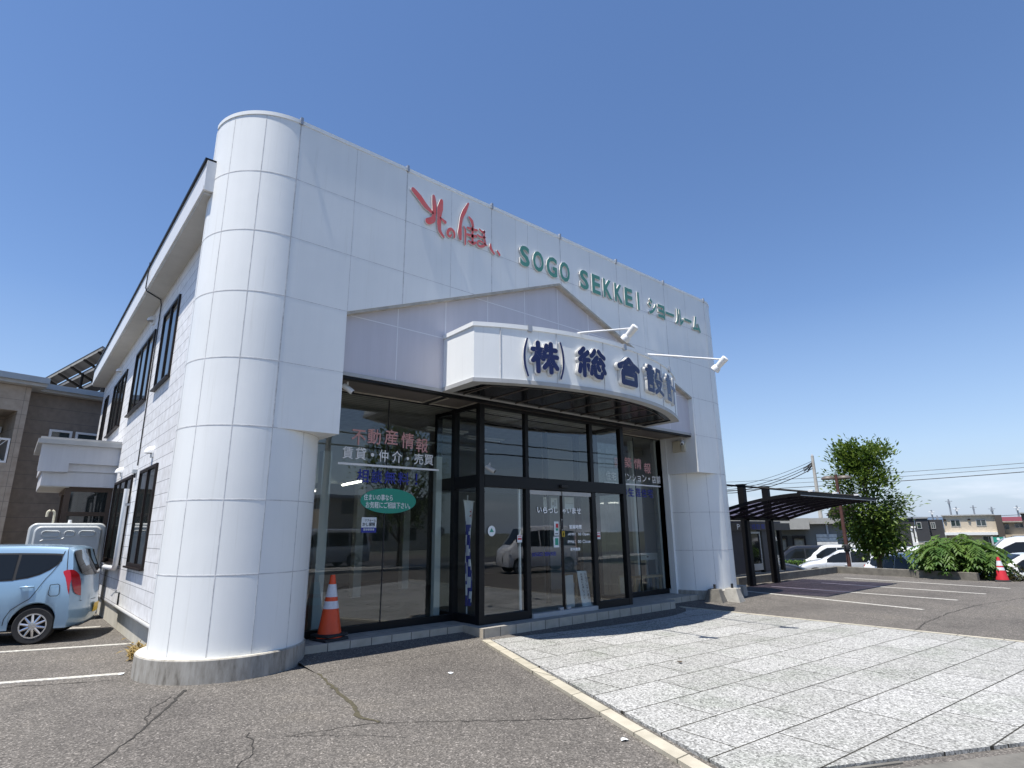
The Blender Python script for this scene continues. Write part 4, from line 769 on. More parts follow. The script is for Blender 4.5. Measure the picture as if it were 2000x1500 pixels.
# ------------------------------------------------------------------ vehicles
def paint(name, col, rough=.25, metal=.0): return mat(name, col, rough, metal, coat=.8)
def interp(tab, x):
    for (a, va), (b, vb) in zip(tab, tab[1:]):
        if x <= b: t = max(0, min(1, (x - a) / (b - a) if b > a else 0)); t = t * t * (3 - 2 * t) * .4 + t * .6; return va + (vb - va) * t
    return tab[-1][1]
def make_car(label, spec, body_mat, loc, rz, group=None, cat='car'):
    """local +x is forward; spec: L W, axles (xf, xr), wheel r, top [(x,z)], belt [(x,z)], nose/tail [(z,x)], windows"""
    Lh, W = spec['L'] / 2, spec['W'] / 2; r = spec['r']; ax = spec['axles']; gc = spec.get('gc', .2); rw = spec.get('roofw', .80)
    root = thing('parked_car', label, cat, (0, 0, 0), 0, group); top, belt = spec['top'], spec['belt']; pk = spec.get('plan', .13)
    tail, nose = spec['tail'], spec['nose']
    def ring(x):
        T = interp(top, x); Bz = min(interp(belt, x), T - .02); zb = gc + .05
        for a in ax:
            d = abs(x - a); ra = r + .055
            if d < ra: zb = max(zb, r + math.sqrt(ra * ra - d * d))
        tt = max(0, min(1, (T - Bz) / .35)); wr = W * (.93 - (.93 - rw) * tt)
        zm = max(zb + .02, Bz * .62)
        return [(W * .955, zb), (W * .985, max(zb + .01, zb + (zm - zb) * .4)), (W * 1.0, zm), (W * .99, max(zm + .01, Bz - .09)), (W * .962, Bz),
                (W * .962 + (wr - W * .962) * .45, Bz + (T - Bz) * .42), (wr, Bz + (T - Bz) * .83), (wr * .93, Bz + (T - Bz) * .945), (wr * .78, T - .012), (wr * .4, T), (0, T + .006)]
    def warp(x, y, z):
        s = (x + Lh) / (2 * Lh); wr_ = max(0, 1 - s / .16); wf_ = max(0, (s - .84) / .16); wr_ = wr_ ** 1.5; wf_ = wf_ ** 1.5; q = pk * (abs(y) / W) ** 3.5
        return (x + wr_ * (interp(tail, z) + Lh + q) + wf_ * (interp(nose, z) - Lh - q), y, z)
    N = 72; xs_ = sorted(set([-Lh + 2 * Lh * k / N for k in range(N + 1)] + [a + s_ * (r + .055) * c_ for a in ax for s_ in (-1, 1) for c_ in (1, .985, .95, .88)]))
    rows = []
    for x in xs_:
        h = ring(x); full = [(y, z) for y, z in h] + [(-y, z) for y, z in h[-2::-1]]
        rows.append([warp(x, y, z) for y, z in full])
    m = MB(); m.grid(rows); nr = len(h)
    for x in (xs_[0], xs_[-1]):
        h = ring(x); g_ = []
        for y, z in h[:-1]: g_.append([warp(x, y * k / 4, z) for k in range(-4, 5)])
        m.grid(g_)
    m.build('body', body_mat, root, smooth=38)
    u = MB(); u.add([(x * .98, s_ * W * .9, gc + .06) for x in (-Lh, Lh) for s_ in (-1, 1)], [(0, 1, 3, 2)])
    for a in ax: u.box(a - r * .88, a + r * .88, -W * .84, W * .84, gc, r * 2 + .02)
    u.box(-Lh * .86, Lh * .9, -W * .84, W * .84, gc + .02, gc + .12); u.build('underbody', M['rubber'], root)
    def sideY(x, z):
        h = ring(x)
        for (y0, z0), (y1, z1) in zip(h, h[1:]):
            if z <= z1: t = (z - z0) / (z1 - z0) if z1 > z0 else 0; return y0 + (y1 - y0) * max(0, min(1, t))
        return h[-2][0]
    def side_patch(cols, off, sgn, n=5):
        return [[(lambda P: (P[0], P[1], P[2]))((lambda q: (q[0], q[1] + sgn * off, q[2]))(warp(x, sgn * sideY(x, z0 + (z1 - z0) * k / n), z0 + (z1 - z0) * k / n))) for k in range(n + 1)] for x, z0, z1 in cols]
    def endX(y, z, rear=True):
        e = -Lh if rear else Lh; return warp(e, y, z)[0]
    for sgn in (1, -1):
        for cols in spec['side_win']:
            xs0 = [c[0] for c in cols]; m = MB(); b_ = [(x, z0 - .025, z1 + .025) for x, z0, z1 in cols]; b_[0] = (b_[0][0] - .02, b_[0][1], b_[0][2]); b_[-1] = (b_[-1][0] + .02, b_[-1][1], b_[-1][2])
            m.grid(side_patch(b_, .004, sgn)); fr = m.build('window_frame', M['rubber'], root, smooth=60, recalc=False)
            m = MB(); m.grid(side_patch(cols, .009, sgn)); m.build('window', M['dglass'], root, smooth=60, recalc=False)
        if 'side_lamp' in spec: m = MB(); m.grid(side_patch(spec['side_lamp'], .007, sgn)); m.build('tail_lamp', M['lampred'], root, smooth=60, recalc=False)
        for d in spec.get('doors', ()):
            for path in d.get('seams', ()):
                m = MB(); P = []
                path = [(path[i][0] + (path[i + 1][0] - path[i][0]) * k / 6, path[i][1] + (path[i + 1][1] - path[i][1]) * k / 6) for i in range(len(path) - 1) for k in range(6)] + [path[-1]]
                for x, z in path: q = warp(x, sgn * sideY(x, z), z); P.append(q)
                Rr = []
                for i, p_ in enumerate(P):
                    a, b = P[max(0, i - 1)], P[min(len(P) - 1, i + 1)]; dx, dz = b[0] - a[0], b[2] - a[2]; q = math.hypot(dx, dz) or 1; e = .0045
                    Rr.append([(p_[0] - dz / q * e, p_[1] + sgn * .0065, p_[2] + dx / q * e), (p_[0] + dz / q * e, p_[1] + sgn * .0065, p_[2] - dx / q * e)])
                m.grid(Rr); m.build('door_seam', M['rubber'], root, recalc=False)
            for hx, hz in d.get('handles', ()):
                y = sgn * (sideY(hx, hz) + .022); m = MB(); m.tube([(hx - .09, y - sgn * .012, hz), (hx - .06, y, hz + .004), (hx + .06, y, hz), (hx + .09, y - sgn * .012, hz - .004)], .013, 8); m.build('door_handle', body_mat, root, smooth=60)
    for kind, rear, quads in spec['ends']:
        for poly in quads:      # (y, z0, z1) columns over the end face
            n = 6; m = MB(); sg = -1 if rear else 1
            m.grid([[(endX(y, z0 + (z1 - z0) * k / n, rear) + sg * .008, y, z0 + (z1 - z0) * k / n) for k in range(n + 1)] for y, z0, z1 in poly])
            m.build(*{'win': ('rear_window' if rear else 'windscreen', M['dglass']), 'lamp': ('tail_lamp', M['lampred']), 'clear': ('reversing_lamp', M['lampclr']), 'head': ('headlight', M['lampclr']), 'dark': ('grille', M['rubber']), 'seam': ('tailgate_seam', M['rubber']), 'plate': ('number_plate', spec.get('plate', M['paper']))}[kind], root, smooth=60, recalc=False)
    if 'top_win' in spec:      # windscreen lying in the bonnet-roof slope
        for x0, x1, k in spec['top_win']:
            m = MB(); rows = []
            for i in range(7):
                x = x0 + (x1 - x0) * i / 6; h = ring(x); T = h[-1][1]; wr = h[-3][0] * k
                rows.append([(lambda q: (q[0], q[1], q[2] + .012))(warp(x, wr * j / 4, T - (.012 if abs(j) == 4 else 0))) for j in range(-4, 5)])
            m.grid(rows); m.build('windscreen', M['dglass'], root, smooth=60, recalc=False)
    for a in ax:
        for sgn in (1, -1):
            y = sgn * (W - .095); m = MB(); m.lathe([(r * .66, -.085), (r * .93, -.09), (r, -.06), (r, .06), (r * .93, .09), (r * .66, .085)], 40, (a, y, r), 'y'); wh = m.build('wheel', M['tyre'], root, smooth=40)
            m = MB(); yo = y + sgn * .075; m.lathe([(r * .66, -.06 * sgn), (r * .67, .012 * sgn), (r * .60, .012 * sgn), (r * .58, -.02 * sgn)], 40, (a, yo, r), 'y')
            ns = spec.get('spokes', 5)
            for k in range(ns):
                t = 2 * PI * k / ns + .2; 
                for dt in ((-.16, .16) if ns == 5 else (0,)):
                    p0 = (a + .05 * math.cos(t), yo + sgn * .012, r + .05 * math.sin(t)); p1 = (a + r * .61 * math.cos(t + dt), yo + sgn * .002, r + r * .61 * math.sin(t + dt)); m.tube([p0, p1], [.022, .016], 6)
            m.lathe([(.0, .022 * sgn), (.055, .018 * sgn), (.06, -.02 * sgn)], 16, (a, yo, r), 'y'); m.build('rim', M['chrome'], wh, smooth=40)
            m = MB(); m.lathe([(0, 0), (r * .62, 0)], 24, (a, yo - sgn * .05, r), 'y'); m.build('brake_disc', M['rubber'], wh)
    root.location = loc; root.rotation_euler = (0, 0, rz); root['_f'] = 1; del root['_f']
    return root
def win(x0, x1, z0a, z0b, z1a, z1b, n=6, cut=0):
    out_ = []
    for i in range(n + 1):
        t = i / n; out_.append((x0 + (x1 - x0) * t, z0a + (z0b - z0a) * t, z1a + (z1b - z1a) * t))
    return out_
KEI = dict(side_lamp=[(-1.43, 1.06, 1.085), (-1.50, .99, 1.10), (-1.57, .91, 1.105), (-1.63, .80, 1.105), (-1.69, .72, 1.10)], L=3.4, W=1.475, r=.275, axles=(1.20, -1.08), gc=.17, roofw=.80, plan=.16, spokes=10, plate=M['plate_y'],
    top=[(-1.70, 1.43), (-1.5, 1.475), (-.8, 1.51), (0, 1.515), (.35, 1.47), (.7, 1.3), (1.05, 1.0), (1.3, .93), (1.6, .80), (1.7, .72)],
    belt=[(-1.7, .98), (-1.2, .975), (0, .93), (1.0, .88), (1.7, .66)], tail=[(.2, -1.62), (.3, -1.68), (.55, -1.70), (.62, -1.66), (1.0, -1.63), (1.40, -1.48), (1.5, -1.44)], nose=[(.2, 1.6), (.45, 1.70), (.7, 1.66), (.9, 1.5)],
    side_win=[[(-1.33, 1.27, 1.33), (-1.26, 1.20, 1.335), (-1.16, 1.13, 1.34), (-1.04, 1.06, 1.345), (-.9, 1.015, 1.35), (-.74, .99, 1.355)], [(-.70, .985, 1.355), (-.4, .975, 1.36), (-.2, .97, 1.365)], [(-.12, .965, 1.365), (.2, .955, 1.36), (.45, .945, 1.28), (.65, .94, 1.14)]],
    doors=[dict(seams=[[(-1.38, 1.40), (-1.30, 1.2), (-1.14, .98), (-1.06, .82), (-.98, .68), (-.86, .60), (-.76, .52), (-.70, .40), (-.69, .3)], [(-.16, 1.38), (-.14, .9), (-.14, .3)], [(-1.23, .88), (-1.37, .89), (-1.42, .87), (-1.43, .74), (-1.39, .71), (-1.26, .71), (-1.22, .74), (-1.23, .88)], [(-1.46, 1.45), (-1.50, 1.3), (-1.515, 1.08)]], handles=[(-.92, .86), (0, .83)])],
    top_win=[(.38, .98, .96)],
    ends=[('win', True, [[(-.585, 1.10, 1.33), (-.56, 1.04, 1.385), (-.44, 1.0, 1.41), (0, .99, 1.42), (.44, 1.0, 1.41), (.56, 1.04, 1.385), (.585, 1.10, 1.33)]]),
          ('lamp', True, [[(sg * y, a, b) for y, a, b in ((.545, .69, .78), (.565, .69, .92), (.60, .70, 1.02), (.64, .72, 1.07), (.68, .76, 1.10), (.705, .84, 1.105), (.722, .92, 1.105), (.735, .99, 1.10))] for sg in (1, -1)]),
          ('seam', True, [[(-.56, .605, .612), (0, .588, .595), (.56, .605, .612)], [(.553, .61, .96), (.558, .61, .96)], [(-.558, .61, .96), (-.553, .61, .96)]]),
          ('plate', True, [[(-.25, .375, .525), (.05, .375, .525)]]), ('head', False, [[(.35, .6, .72), (.65, .62, .78)], [(-.65, .62, .78), (-.35, .6, .72)]])])
kei_paint = mat('pale_blue_car_paint', (.26, .40, .54), .28, .25, coat=.9)
a_ = R(180 - 18.5)
kx, ky = .77 + 1.08 * math.cos(a_), 12.97 + 1.08 * math.sin(a_)
kei = make_car('pale blue small hatchback parked beside the white side wall', KEI, kei_paint, (kx, ky, 0), a_)
m = MB(); text(m, '35-48', (-.235, .035, .39, .455), lambda u, v, t: (-1.735 - t, -u - .2, v), .03); m.build('plate_number', M['ink'], kei, recalc=False)
for sg in (1, -1):
    m = MB(); y = sg * .635; m.lathe([(0, -.02), (.045, -.012), (.062, .01)], 20, (-1.665 + .105, y, 1.0), 'x'); m.build('reversing_lamp', M['lampclr'], kei, smooth=50)
m = MB(); m.tube([(-1.665, -.02, .985), (-1.66, -.1, .995), (-1.615, -.38, 1.06)], .012, 6); m.tube([(-1.67, 0, .97), (-1.69, 0, .99)], .03, 8); m.build('rear_wiper', M['rubber'], kei)
m = MB(); m.box(-1.70, -1.672, -.045, .045, .775, .835); m.build('emblem', M['chrome'], kei, bevel=.01)
SUV = dict(L=4.55, W=1.78, r=.345, axles=(1.36, -1.2), gc=.24, roofw=.76, plan=.16,
    top=[(-2.28, 1.05), (-2.1, 1.35), (-1.8, 1.56), (-1.1, 1.66), (-.2, 1.68), (.3, 1.6), (.8, 1.32), (1.2, 1.12), (1.7, 1.04), (2.1, .92), (2.28, .78)], belt=[(-2.28, 1.02), (-1, 1.03), (0, .98), (1.2, .95), (2.28, .72)],
    tail=[(.2, -2.15), (.5, -2.28), (.8, -2.26), (1.1, -2.2), (1.6, -1.95)], nose=[(.2, 2.18), (.5, 2.28), (.75, 2.24), (1.0, 2.05)],
    side_win=[[(-1.75, 1.2, 1.38), (-1.55, 1.12, 1.45), (-1.2, 1.08, 1.5)], win(-1.12, -.3, 1.075, 1.05, 1.51, 1.53, 4), [(-.22, 1.05, 1.53), (.2, 1.04, 1.5), (.5, 1.03, 1.36), (.8, 1.03, 1.15)]],
    doors=[dict(seams=[[(-.27, 1.5), (-.25, .9), (-.25, .35)], [(-1.2, 1.5), (-1.1, 1.0), (-.95, .75)], [(.85, 1.05), (.9, .7), (.88, .35)]], handles=[(-.95, .93), (-.05, .9)])],
    top_win=[(.34, 1.12, .96)], ends=[('win', True, [[(-.55, 1.12, 1.4), (-.45, 1.1, 1.46), (.45, 1.1, 1.46), (.55, 1.12, 1.4)]]), ('lamp', True, [[(.6, .9, 1.1), (.86, .9, 1.12)], [(-.86, .9, 1.12), (-.6, .9, 1.1)]]), ('head', False, [[(.5, .68, .84), (.84, .72, .9)], [(-.84, .72, .9), (-.5, .68, .84)]]), ('dark', False, [[(-.45, .45, .8), (.45, .45, .8)]])])
VAN = dict(L=4.7, W=1.72, r=.32, axles=(1.45, -1.3), gc=.22, roofw=.84, plan=.14,
    top=[(-2.35, 1.72), (-2.2, 1.84), (-1.6, 1.9), (.6, 1.9), (1.0, 1.82), (1.45, 1.45), (1.8, 1.12), (2.2, .95), (2.35, .8)], belt=[(-2.35, 1.05), (0, 1.02), (1.4, .98), (2.35, .75)],
    tail=[(.2, -2.28), (.5, -2.35), (1.0, -2.33), (1.8, -2.2)], nose=[(.2, 2.28), (.5, 2.35), (.8, 2.3), (1.1, 2.15)],
    side_win=[win(-2.1, -1.1, 1.12, 1.1, 1.66, 1.7, 4), win(-1.0, .1, 1.1, 1.08, 1.7, 1.7, 4), [(.18, 1.08, 1.7), (.7, 1.07, 1.68), (1.05, 1.06, 1.5), (1.4, 1.06, 1.22)]],
    doors=[dict(seams=[[(.13, 1.75), (.13, .4)], [(-1.05, 1.75), (-1.05, .6)]], handles=[(-.85, .95), (.3, .95)])],
    top_win=[(1.02, 1.74, .96)], ends=[('win', True, [[(-.62, 1.1, 1.62), (-.5, 1.08, 1.68), (.5, 1.08, 1.68), (.62, 1.1, 1.62)]]), ('lamp', True, [[(.66, .95, 1.5), (.82, .95, 1.5)], [(-.82, .95, 1.5), (-.66, .95, 1.5)]]), ('head', False, [[(.5, .72, .88), (.82, .75, .92)], [(-.82, .75, .92), (-.5, .72, .88)]]), ('dark', False, [[(-.45, .4, .72), (.45, .4, .72)]])])
KVAN = dict(VAN, L=3.4, W=1.475, r=.28, axles=(1.05, -1.1), top=[(-1.7, 1.72), (-1.6, 1.84), (-1.1, 1.88), (.5, 1.88), (.85, 1.78), (1.2, 1.3), (1.4, 1.08), (1.62, .98), (1.7, .8)], belt=[(-1.7, 1.02), (0, 1.0), (1.7, .78)],
    tail=[(.2, -1.64), (.5, -1.7), (1.8, -1.62)], nose=[(.2, 1.64), (.5, 1.7), (.9, 1.66)], side_win=[win(-1.5, -.8, 1.1, 1.1, 1.62, 1.66, 3), win(-.72, .1, 1.08, 1.08, 1.66, 1.66, 3), [(.18, 1.08, 1.66), (.6, 1.08, 1.62), (.9, 1.08, 1.4), (1.1, 1.08, 1.22)]], doors=[], top_win=[(.88, 1.36, .96)])
LZ = -1.2
white_p = paint('white_car_paint', (.78, .78, .78)); silver_p = paint('silver_car_paint', (.55, .56, .57), .3, .35); black_p = paint('black_car_paint', (.012, .012, .014)); cream_p = paint('pearl_white_car_paint', (.72, .72, .70))
def park(lb, spec, mt, az, d, head, z=LZ, sc=1, group='cars parked beyond the low wall'):
    o = make_car(lb, spec, mt, pol(az, d, z), R(head), group); o.scale = (sc,) * 3; return o
park('silver crossover seen side on behind the lamp post', SUV, silver_p, 20.5, 35.6, 20.6 + 90 - 3, -1.05)
park('white crossover half hidden between the small tree and the bush', SUV, white_p, 15.7, 31, 16 - 140, -1.1)
park('white minivan behind the white crossover, roof level with the bush top', VAN, white_p, 15.4, 36.5, 15.4 + 84)
park('white hatchback car at the right edge beyond the red cone', dict(KEI, plate=M['paper']), cream_p, 8.95, 27.0, 9 + 118, -.75)
park('tall white van at the right edge behind the bush', VAN, white_p, 8.1, 33.5, 8 + 95, -.9, 1.12)
park('black van parked in front of the grey warehouse docks', VAN, black_p, 23.4, 46, 23.3 + 96, -1.35)
park('white van beside the black van near the utility pole', VAN, cream_p, 21.0, 46, 21 + 98, -1.3)
park('white car seen through the end of the dark shelter', SUV, white_p, 28.9, 34, 28.9 + 268, -1.1)
park('black car with its nose beside the dark shelter', SUV, black_p, 27.6, 29.5, 27.6 + 270, -.95)
print('cars ok')
# ------------------------------------------------------------------ low walls, carport, shelter
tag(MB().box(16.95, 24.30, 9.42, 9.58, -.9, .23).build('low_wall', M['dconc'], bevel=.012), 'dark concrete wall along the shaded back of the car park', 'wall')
m = MB(); strip(m, (24.40, 9.58), (23.42, 4.95), .17, -.9, .24)
tag(m.build('low_wall', mat('mossy_concrete', (.20, .185, .155), .9, var=.4, vscale=4, bump=.3, bscale=25), bevel=.012), 'weathered concrete wall in front of the small tree and the bush', 'wall')
S = thing('carport', 'dark cantilever carport with three tall posts and a curved purple roof', 'carport', (17.4, 8.9, 0)); PX = (15.67, 17.2, 18.75)
M['cp'] = mat('black_carport_metal', (.004, .004, .005), .6, spec=.25)
for x in PX:
    m = MB(); m.box(x - .09, x + .09, 9.05, 9.25, 0, 2.98); m.box(x - .12, x + .12, 9.02, 9.28, 2.98, 3.0); m.build('post', M['cp'], S, bevel=.006)
    m = MB(); m.tube([(x, 9.1, 2.93), (x, 6.42, 2.545)], .03, 6); m.build('arm', M['cp'], S)
    m = MB(); m.box(x - .07, x + .07, 6.38, 6.5, 2.55, 2.60); m.build('bracket', M['white'], S, bevel=.006)
cpm = bpy.data.materials.new('purple_polycarbonate'); cpm.use_nodes = True; n = cpm.node_tree.nodes; l = cpm.node_tree.links; b = n['Principled BSDF']
b.inputs['Base Color'].default_value = (.035, .03, .055, 1); b.inputs['Roughness'].default_value = .25
tr = n.new('ShaderNodeBsdfTransparent'); tr.inputs[0].default_value = (.50, .42, .56, 1); x_ = n.new('ShaderNodeMixShader'); x_.inputs[0].default_value = .42
l.new(tr.outputs[0], x_.inputs[1]); l.new(b.outputs[0], x_.inputs[2]); l.new(x_.outputs[0], n['Material Output'].inputs[0])
RX0, RX1 = 14.85, 19.95
def roofz(y): t = (9.06 - y) / 2.64; return 1.99 + .49 * (1 - max(0, 1 - t) ** 1.7)
ys_ = [9.06 - 2.64 * k / 14 for k in range(15)]
m = MB(); m.grid([[(x, y, roofz(y)) for y in ys_] for x in (RX0, RX1)]); m.build('roof_panel', cpm, S, recalc=False)
for k in range(8):
    x = RX0 + (RX1 - RX0) * k / 7; wd = .035 if k in (0, 7) else .028; m = MB(); m.grid([[(x - wd, y, roofz(y) - .06), (x + wd, y, roofz(y) - .06), (x + wd, y, roofz(y) + .02), (x - wd, y, roofz(y) + .02)] for y in ys_], True); m.build('rafter', M['cp'], S)
m = MB()
for y in ys_[2:-1:3]: m.box(RX0, RX1, y - .012, y + .012, roofz(y) - .03, roofz(y) - .004)
m.build('purlin', M['cp'], S)
m = MB(); m.box(RX0 - .04, RX1 + .04, 6.36, 6.44, 2.42, 2.52); m.m = 1; m.box(RX0 - .03, RX1 + .03, 6.352, 6.36, 2.43, 2.445); m.build('front_beam', [M['cp'], M['galv']], S)
m = MB(); m.box(RX0 - .04, RX1 + .04, 9.05, 9.13, 1.90, 2.03); m.build('gutter', M['cp'], S)
S = thing('shelter', 'small dark glazed shelter with a blue lettered fascia under the carport', 'shelter', (18.8, 10.3, 0))
M['sh'] = mat('dark_shelter_panel', (.035, .032, .05), .5, var=.2)
m = MB(); m.box(16.9, 20.6, 9.72, 9.86, -.05, .27); m.build('stone_base', brick_mat('shelter_stone_base', (.24, .235, .22), (.27, .26, .245), (.05, .05, .05), .62, .16, .006, 'xz'), S)
m = MB(); m.box(16.9, 20.72, 9.72, 11.2, 1.84, 1.90); m.build('roof', M['sh'], S)
for x in (17.15, 18.32, 19.2, 20.62): m = MB(); m.box(x - .06, x + .06, 9.70, 9.82, .271, 1.60); m.build('post', M['cp'], S)
m = MB(); m.box(17.21, 18.26, 9.75, 9.78, .271, 1.60); m.build('wall_panel', M['sh'], S); m = MB(); m.box(19.26, 20.0, 9.75, 9.78, .271, 1.60); m.build('wall_panel', M['sh'], S)
m = MB(); m.box(18.40, 18.46, 9.70, 9.76, .35, 1.56); m.box(19.06, 19.12, 9.70, 9.76, .35, 1.56); m.box(18.46, 19.06, 9.70, 9.76, 1.50, 1.56); m.box(18.46, 19.06, 9.70, 9.76, .35, .55); d_ = m.build('door', M['galv'], S); m = MB(); m.quad((18.46, 9.73, .55), (19.06, 9.73, .55), (19.06, 9.73, 1.5), (18.46, 9.73, 1.5)); m.build('pane', M['dglass'], d_, recalc=False)
m = MB(); m.quad((20.0, 9.77, .27), (20.56, 9.77, .27), (20.56, 9.77, 1.6), (20.0, 9.77, 1.6)); m.build('side_pane', M['glass'], S, recalc=False)
m = MB(); m.box(16.9, 21.15, 9.60, 9.70, 1.60, 1.835); fa = m.build('fascia', mat('dark_brown_fascia', (.075, .066, .058), .6, var=.2), S)
m = MB(); text(m, 'P', (17.5, 17.68, 1.635, 1.805), lambda u, v, t: (u, 9.596 - t, v), .05); m.build('character', M['vwhite'], fa, recalc=False)
for i, c in enumerate('お客様駐車場'): m = MB(); text(m, c, (17.78 + .315 * i, 18.06 + .315 * i, 1.63, 1.81), lambda u, v, t: (u, 9.596 - t, v), .05); m.build('character', M['vblue'], fa, recalc=False)
# lamp post
x, y, _ = pol(20.3, 26.9); S = thing('lamp_post', 'rusty brown lamp post with two disc heads behind the low wall', 'lamp post', (x, y, -.9)); M['rust'] = mat('rusty_brown_paint', (.105, .042, .032), .7, var=.35, vscale=5)
m = MB(); m.tube([(x, y, -.9), (x, y, 1.2), (x, y, 3.75)], [.075, .07, .055], 12); m.build('pole', M['rust'], S, smooth=50)
m = MB(); m.lathe([(.09, .75), (.115, .78), (.115, 1.0), (.09, 1.03)], 14, (x, y, 0)); m.tube([(x - .3, y, .98), (x + .3, y, .98)], .018, 6); m.build('collar', M['rubber'], S, smooth=40)
for dx, dy, k in ((-.02, .30, 'head'), (.20, -.22, 'head')):
    m = MB(); c = (x + dx, y + dy, 3.62); m.tube([(x, y, 3.55), c], .03); m.lathe([(0, .10), (.16, .09), (.26, .02), (.265, -.03), (.22, -.05), (0, -.05)], 20, c); m.build('lamp_head', M['bronze'], S, smooth=50)
# utility pole and wires
x, y, _ = pol(21.9, 60); S = thing('utility_pole', 'pale concrete utility pole carrying cable bundles beyond the parked cars', 'utility pole', (x, y, LZ)); top_ = Vector((x, y, 8.0))
m = MB(); m.tube([(x, y, LZ), (x, y, 8.2)], [.20, .125], 12); m.build('pole', M['pole'], S, smooth=50)
m = MB(); m.tube([(x, y, 8.2), (x, y, 8.35)], [.10, .04], 8); m.build('cap', M['galv'], S)
m = MB(); 
for k in range(14): a = k * .9; m.tube([(x - .25 - .5 * (k / 14), y + .3 + .5 * k / 14 + .1 * math.sin(a), 6.9 + .2 * math.cos(a * 1.7)), (x - .1, y + .1, 7.2 + .03 * k)], .022, 5)
m.build('cable_clamp', M['rubber'], S)
def sag(a, b, s, n=14): a, b = Vector(a), Vector(b); return [a.lerp(b, t / n) - Vector((0, 0, s * 4 * (t / n) * (1 - t / n))) for t in range(n + 1)]
far_ = Vector(pol(31.5, 62, 5.6))
for i, (z, s, lb) in enumerate(((7.75, .55, 'topmost of the thin cables sagging left from the concrete pole'), (7.55, .75, 'second of the cables sagging left from the concrete pole'), (7.35, .85, 'third of the cables sagging left from the concrete pole'), (7.1, .95, 'lowest and thickest cable sagging left from the concrete pole'))):
    tag(MB().tube(sag((x, y, z), far_ + Vector((0, 0, -.05 * i)), s), .02 + .006 * i, 5).build('overhead_cable', M['cable']), lb, 'cable', 'cables from the concrete pole')
for i, (e1, e2, r_, lb) in enumerate(((.078, .0815, .02, 'upper of three long wires crossing the sky behind the tree'), (.071, .0762, .02, 'middle of three long wires crossing the sky behind the tree'), (.0635, .071, .034, 'lower and thickest of three long wires crossing behind the tree'))):
    a, b = pol(33, 75, 1.62 + e1 * 72), pol(4, 62, 1.62 + e2 * 62); tag(MB().tube(sag(a, b, .25), r_, 5).build('power_line', M['cable']), lb, 'power line', 'long power lines')
# ------------------------------------------------------------------ trees and plants
def leaf_material(name, c1, c2, tr_=.35, s=3.0):
    m = bpy.data.materials.new(name); m.use_nodes = True; n = m.node_tree.nodes; l = m.node_tree.links; b = n['Principled BSDF']; b.inputs['Roughness'].default_value = .45; b.inputs['Specular IOR Level'].default_value = .35
    t = n.new('ShaderNodeTexCoord'); z = tex(n, 'ShaderNodeTexNoise', s, l, t.outputs['Object'], Detail=3); r = ramp(n, [(.35, c1), (.65, c2)]); l.new(z.outputs[0], r.inputs[0]); l.new(r.outputs[0], b.inputs['Base Color'])
    d = n.new('ShaderNodeBsdfTranslucent'); l.new(r.outputs[0], d.inputs[0]); x = n.new('ShaderNodeMixShader'); x.inputs[0].default_value = tr_; l.new(b.outputs[0], x.inputs[1]); l.new(d.outputs[0], x.inputs[2]); l.new(x.outputs[0], n['Material Output'].inputs[0]); return m
M['leaf'] = leaf_material('tree_leaves', (.06, .115, .02), (.17, .235, .04)); M['leaf2'] = leaf_material('bush_leaves', (.05, .115, .018), (.115, .19, .035), .3, 2.0); M['vine'] = leaf_material('dark_vine_leaves', (.03, .04, .014), (.07, .05, .02), .3)
def leaf(mb, p, d, up_, ln, wd):
    d = d.normalized(); s = d.cross(up_)
    if s.length < .05: s = d.cross(Vector((1, 0, 0)))
    s.normalize(); q = s.cross(d).normalized(); a = p; b = p + d * ln
    mb.add([a, p + d * ln * .45 + s * wd + q * wd * .35, b, p + d * ln * .45 - s * wd + q * wd * .35], [(0, 1, 2), (0, 2, 3)])
def tree(label, base, h, rad, zc, seed, nl=5600, lsz=.13, group=None, prof=None):
    rn = random.Random(seed); bx_, by_, bz = base; S = thing('tree', label, 'tree', base, 0, group); m = MB()
    tp = Vector((bx_ + .05, by_, bz + h * .9)); tk = [Vector(base), Vector((bx_ + .04, by_ - .03, bz + h * .22)), Vector((bx_ - .03, by_, bz + h * .5)), tp]
    m.tube(tk, [.11 * h / 5, .085 * h / 5, .05 * h / 5, .012], 9); tips = []
    for k in range(72):
        t = rn.uniform(0, 1); ph = rn.uniform(0, 2 * PI); R_ = rad * (prof(t) if prof else math.sin(PI * min(1, t * .8 + .15)) ** .7) * rn.uniform(.45, 1.0)
        e = Vector((bx_ + R_ * math.cos(ph), by_ + R_ * math.sin(ph), bz + zc + (h - zc) * t)); z0 = bz + max(h * .16, (e.z - bz) - R_ * 1.1 - .3); z0 = min(z0, bz + h * .85)
        f = (z0 - bz) / h; s0 = Vector((bx_, by_, z0)); mid = s0.lerp(e, .5) + Vector((0, 0, -.06)); m.tube([s0, mid, e], [.03 * h / 5, .018 * h / 5, .006], 5); tips.append(e)
    m.build('trunk', M['bark'], S, smooth=60); m = MB()
    for i in range(nl):
        e = tips[i % len(tips)]; sz = rad * .20; o = Vector((rn.gauss(0, sz), rn.gauss(0, sz), rn.gauss(0, sz * .75))); p = e + o
        d = Vector((p.x - bx_, p.y - by_, (p.z - bz - h * .5) * .5)) + Vector((rn.uniform(-1, 1), rn.uniform(-1, 1), rn.uniform(-.9, .7))) * rad * .9
        leaf(m, p, d, Vector((rn.uniform(-.5, .5), rn.uniform(-.5, .5), 1)), lsz * rn.uniform(.7, 1.35), lsz * .27)
    m.build('crown', M['leaf'], S, recalc=False); return S
def prof1(t): return .30 + 1.55 * t if t < .45 else 1.0 - .98 * (t - .45) + .16 * math.sin(t * 21)
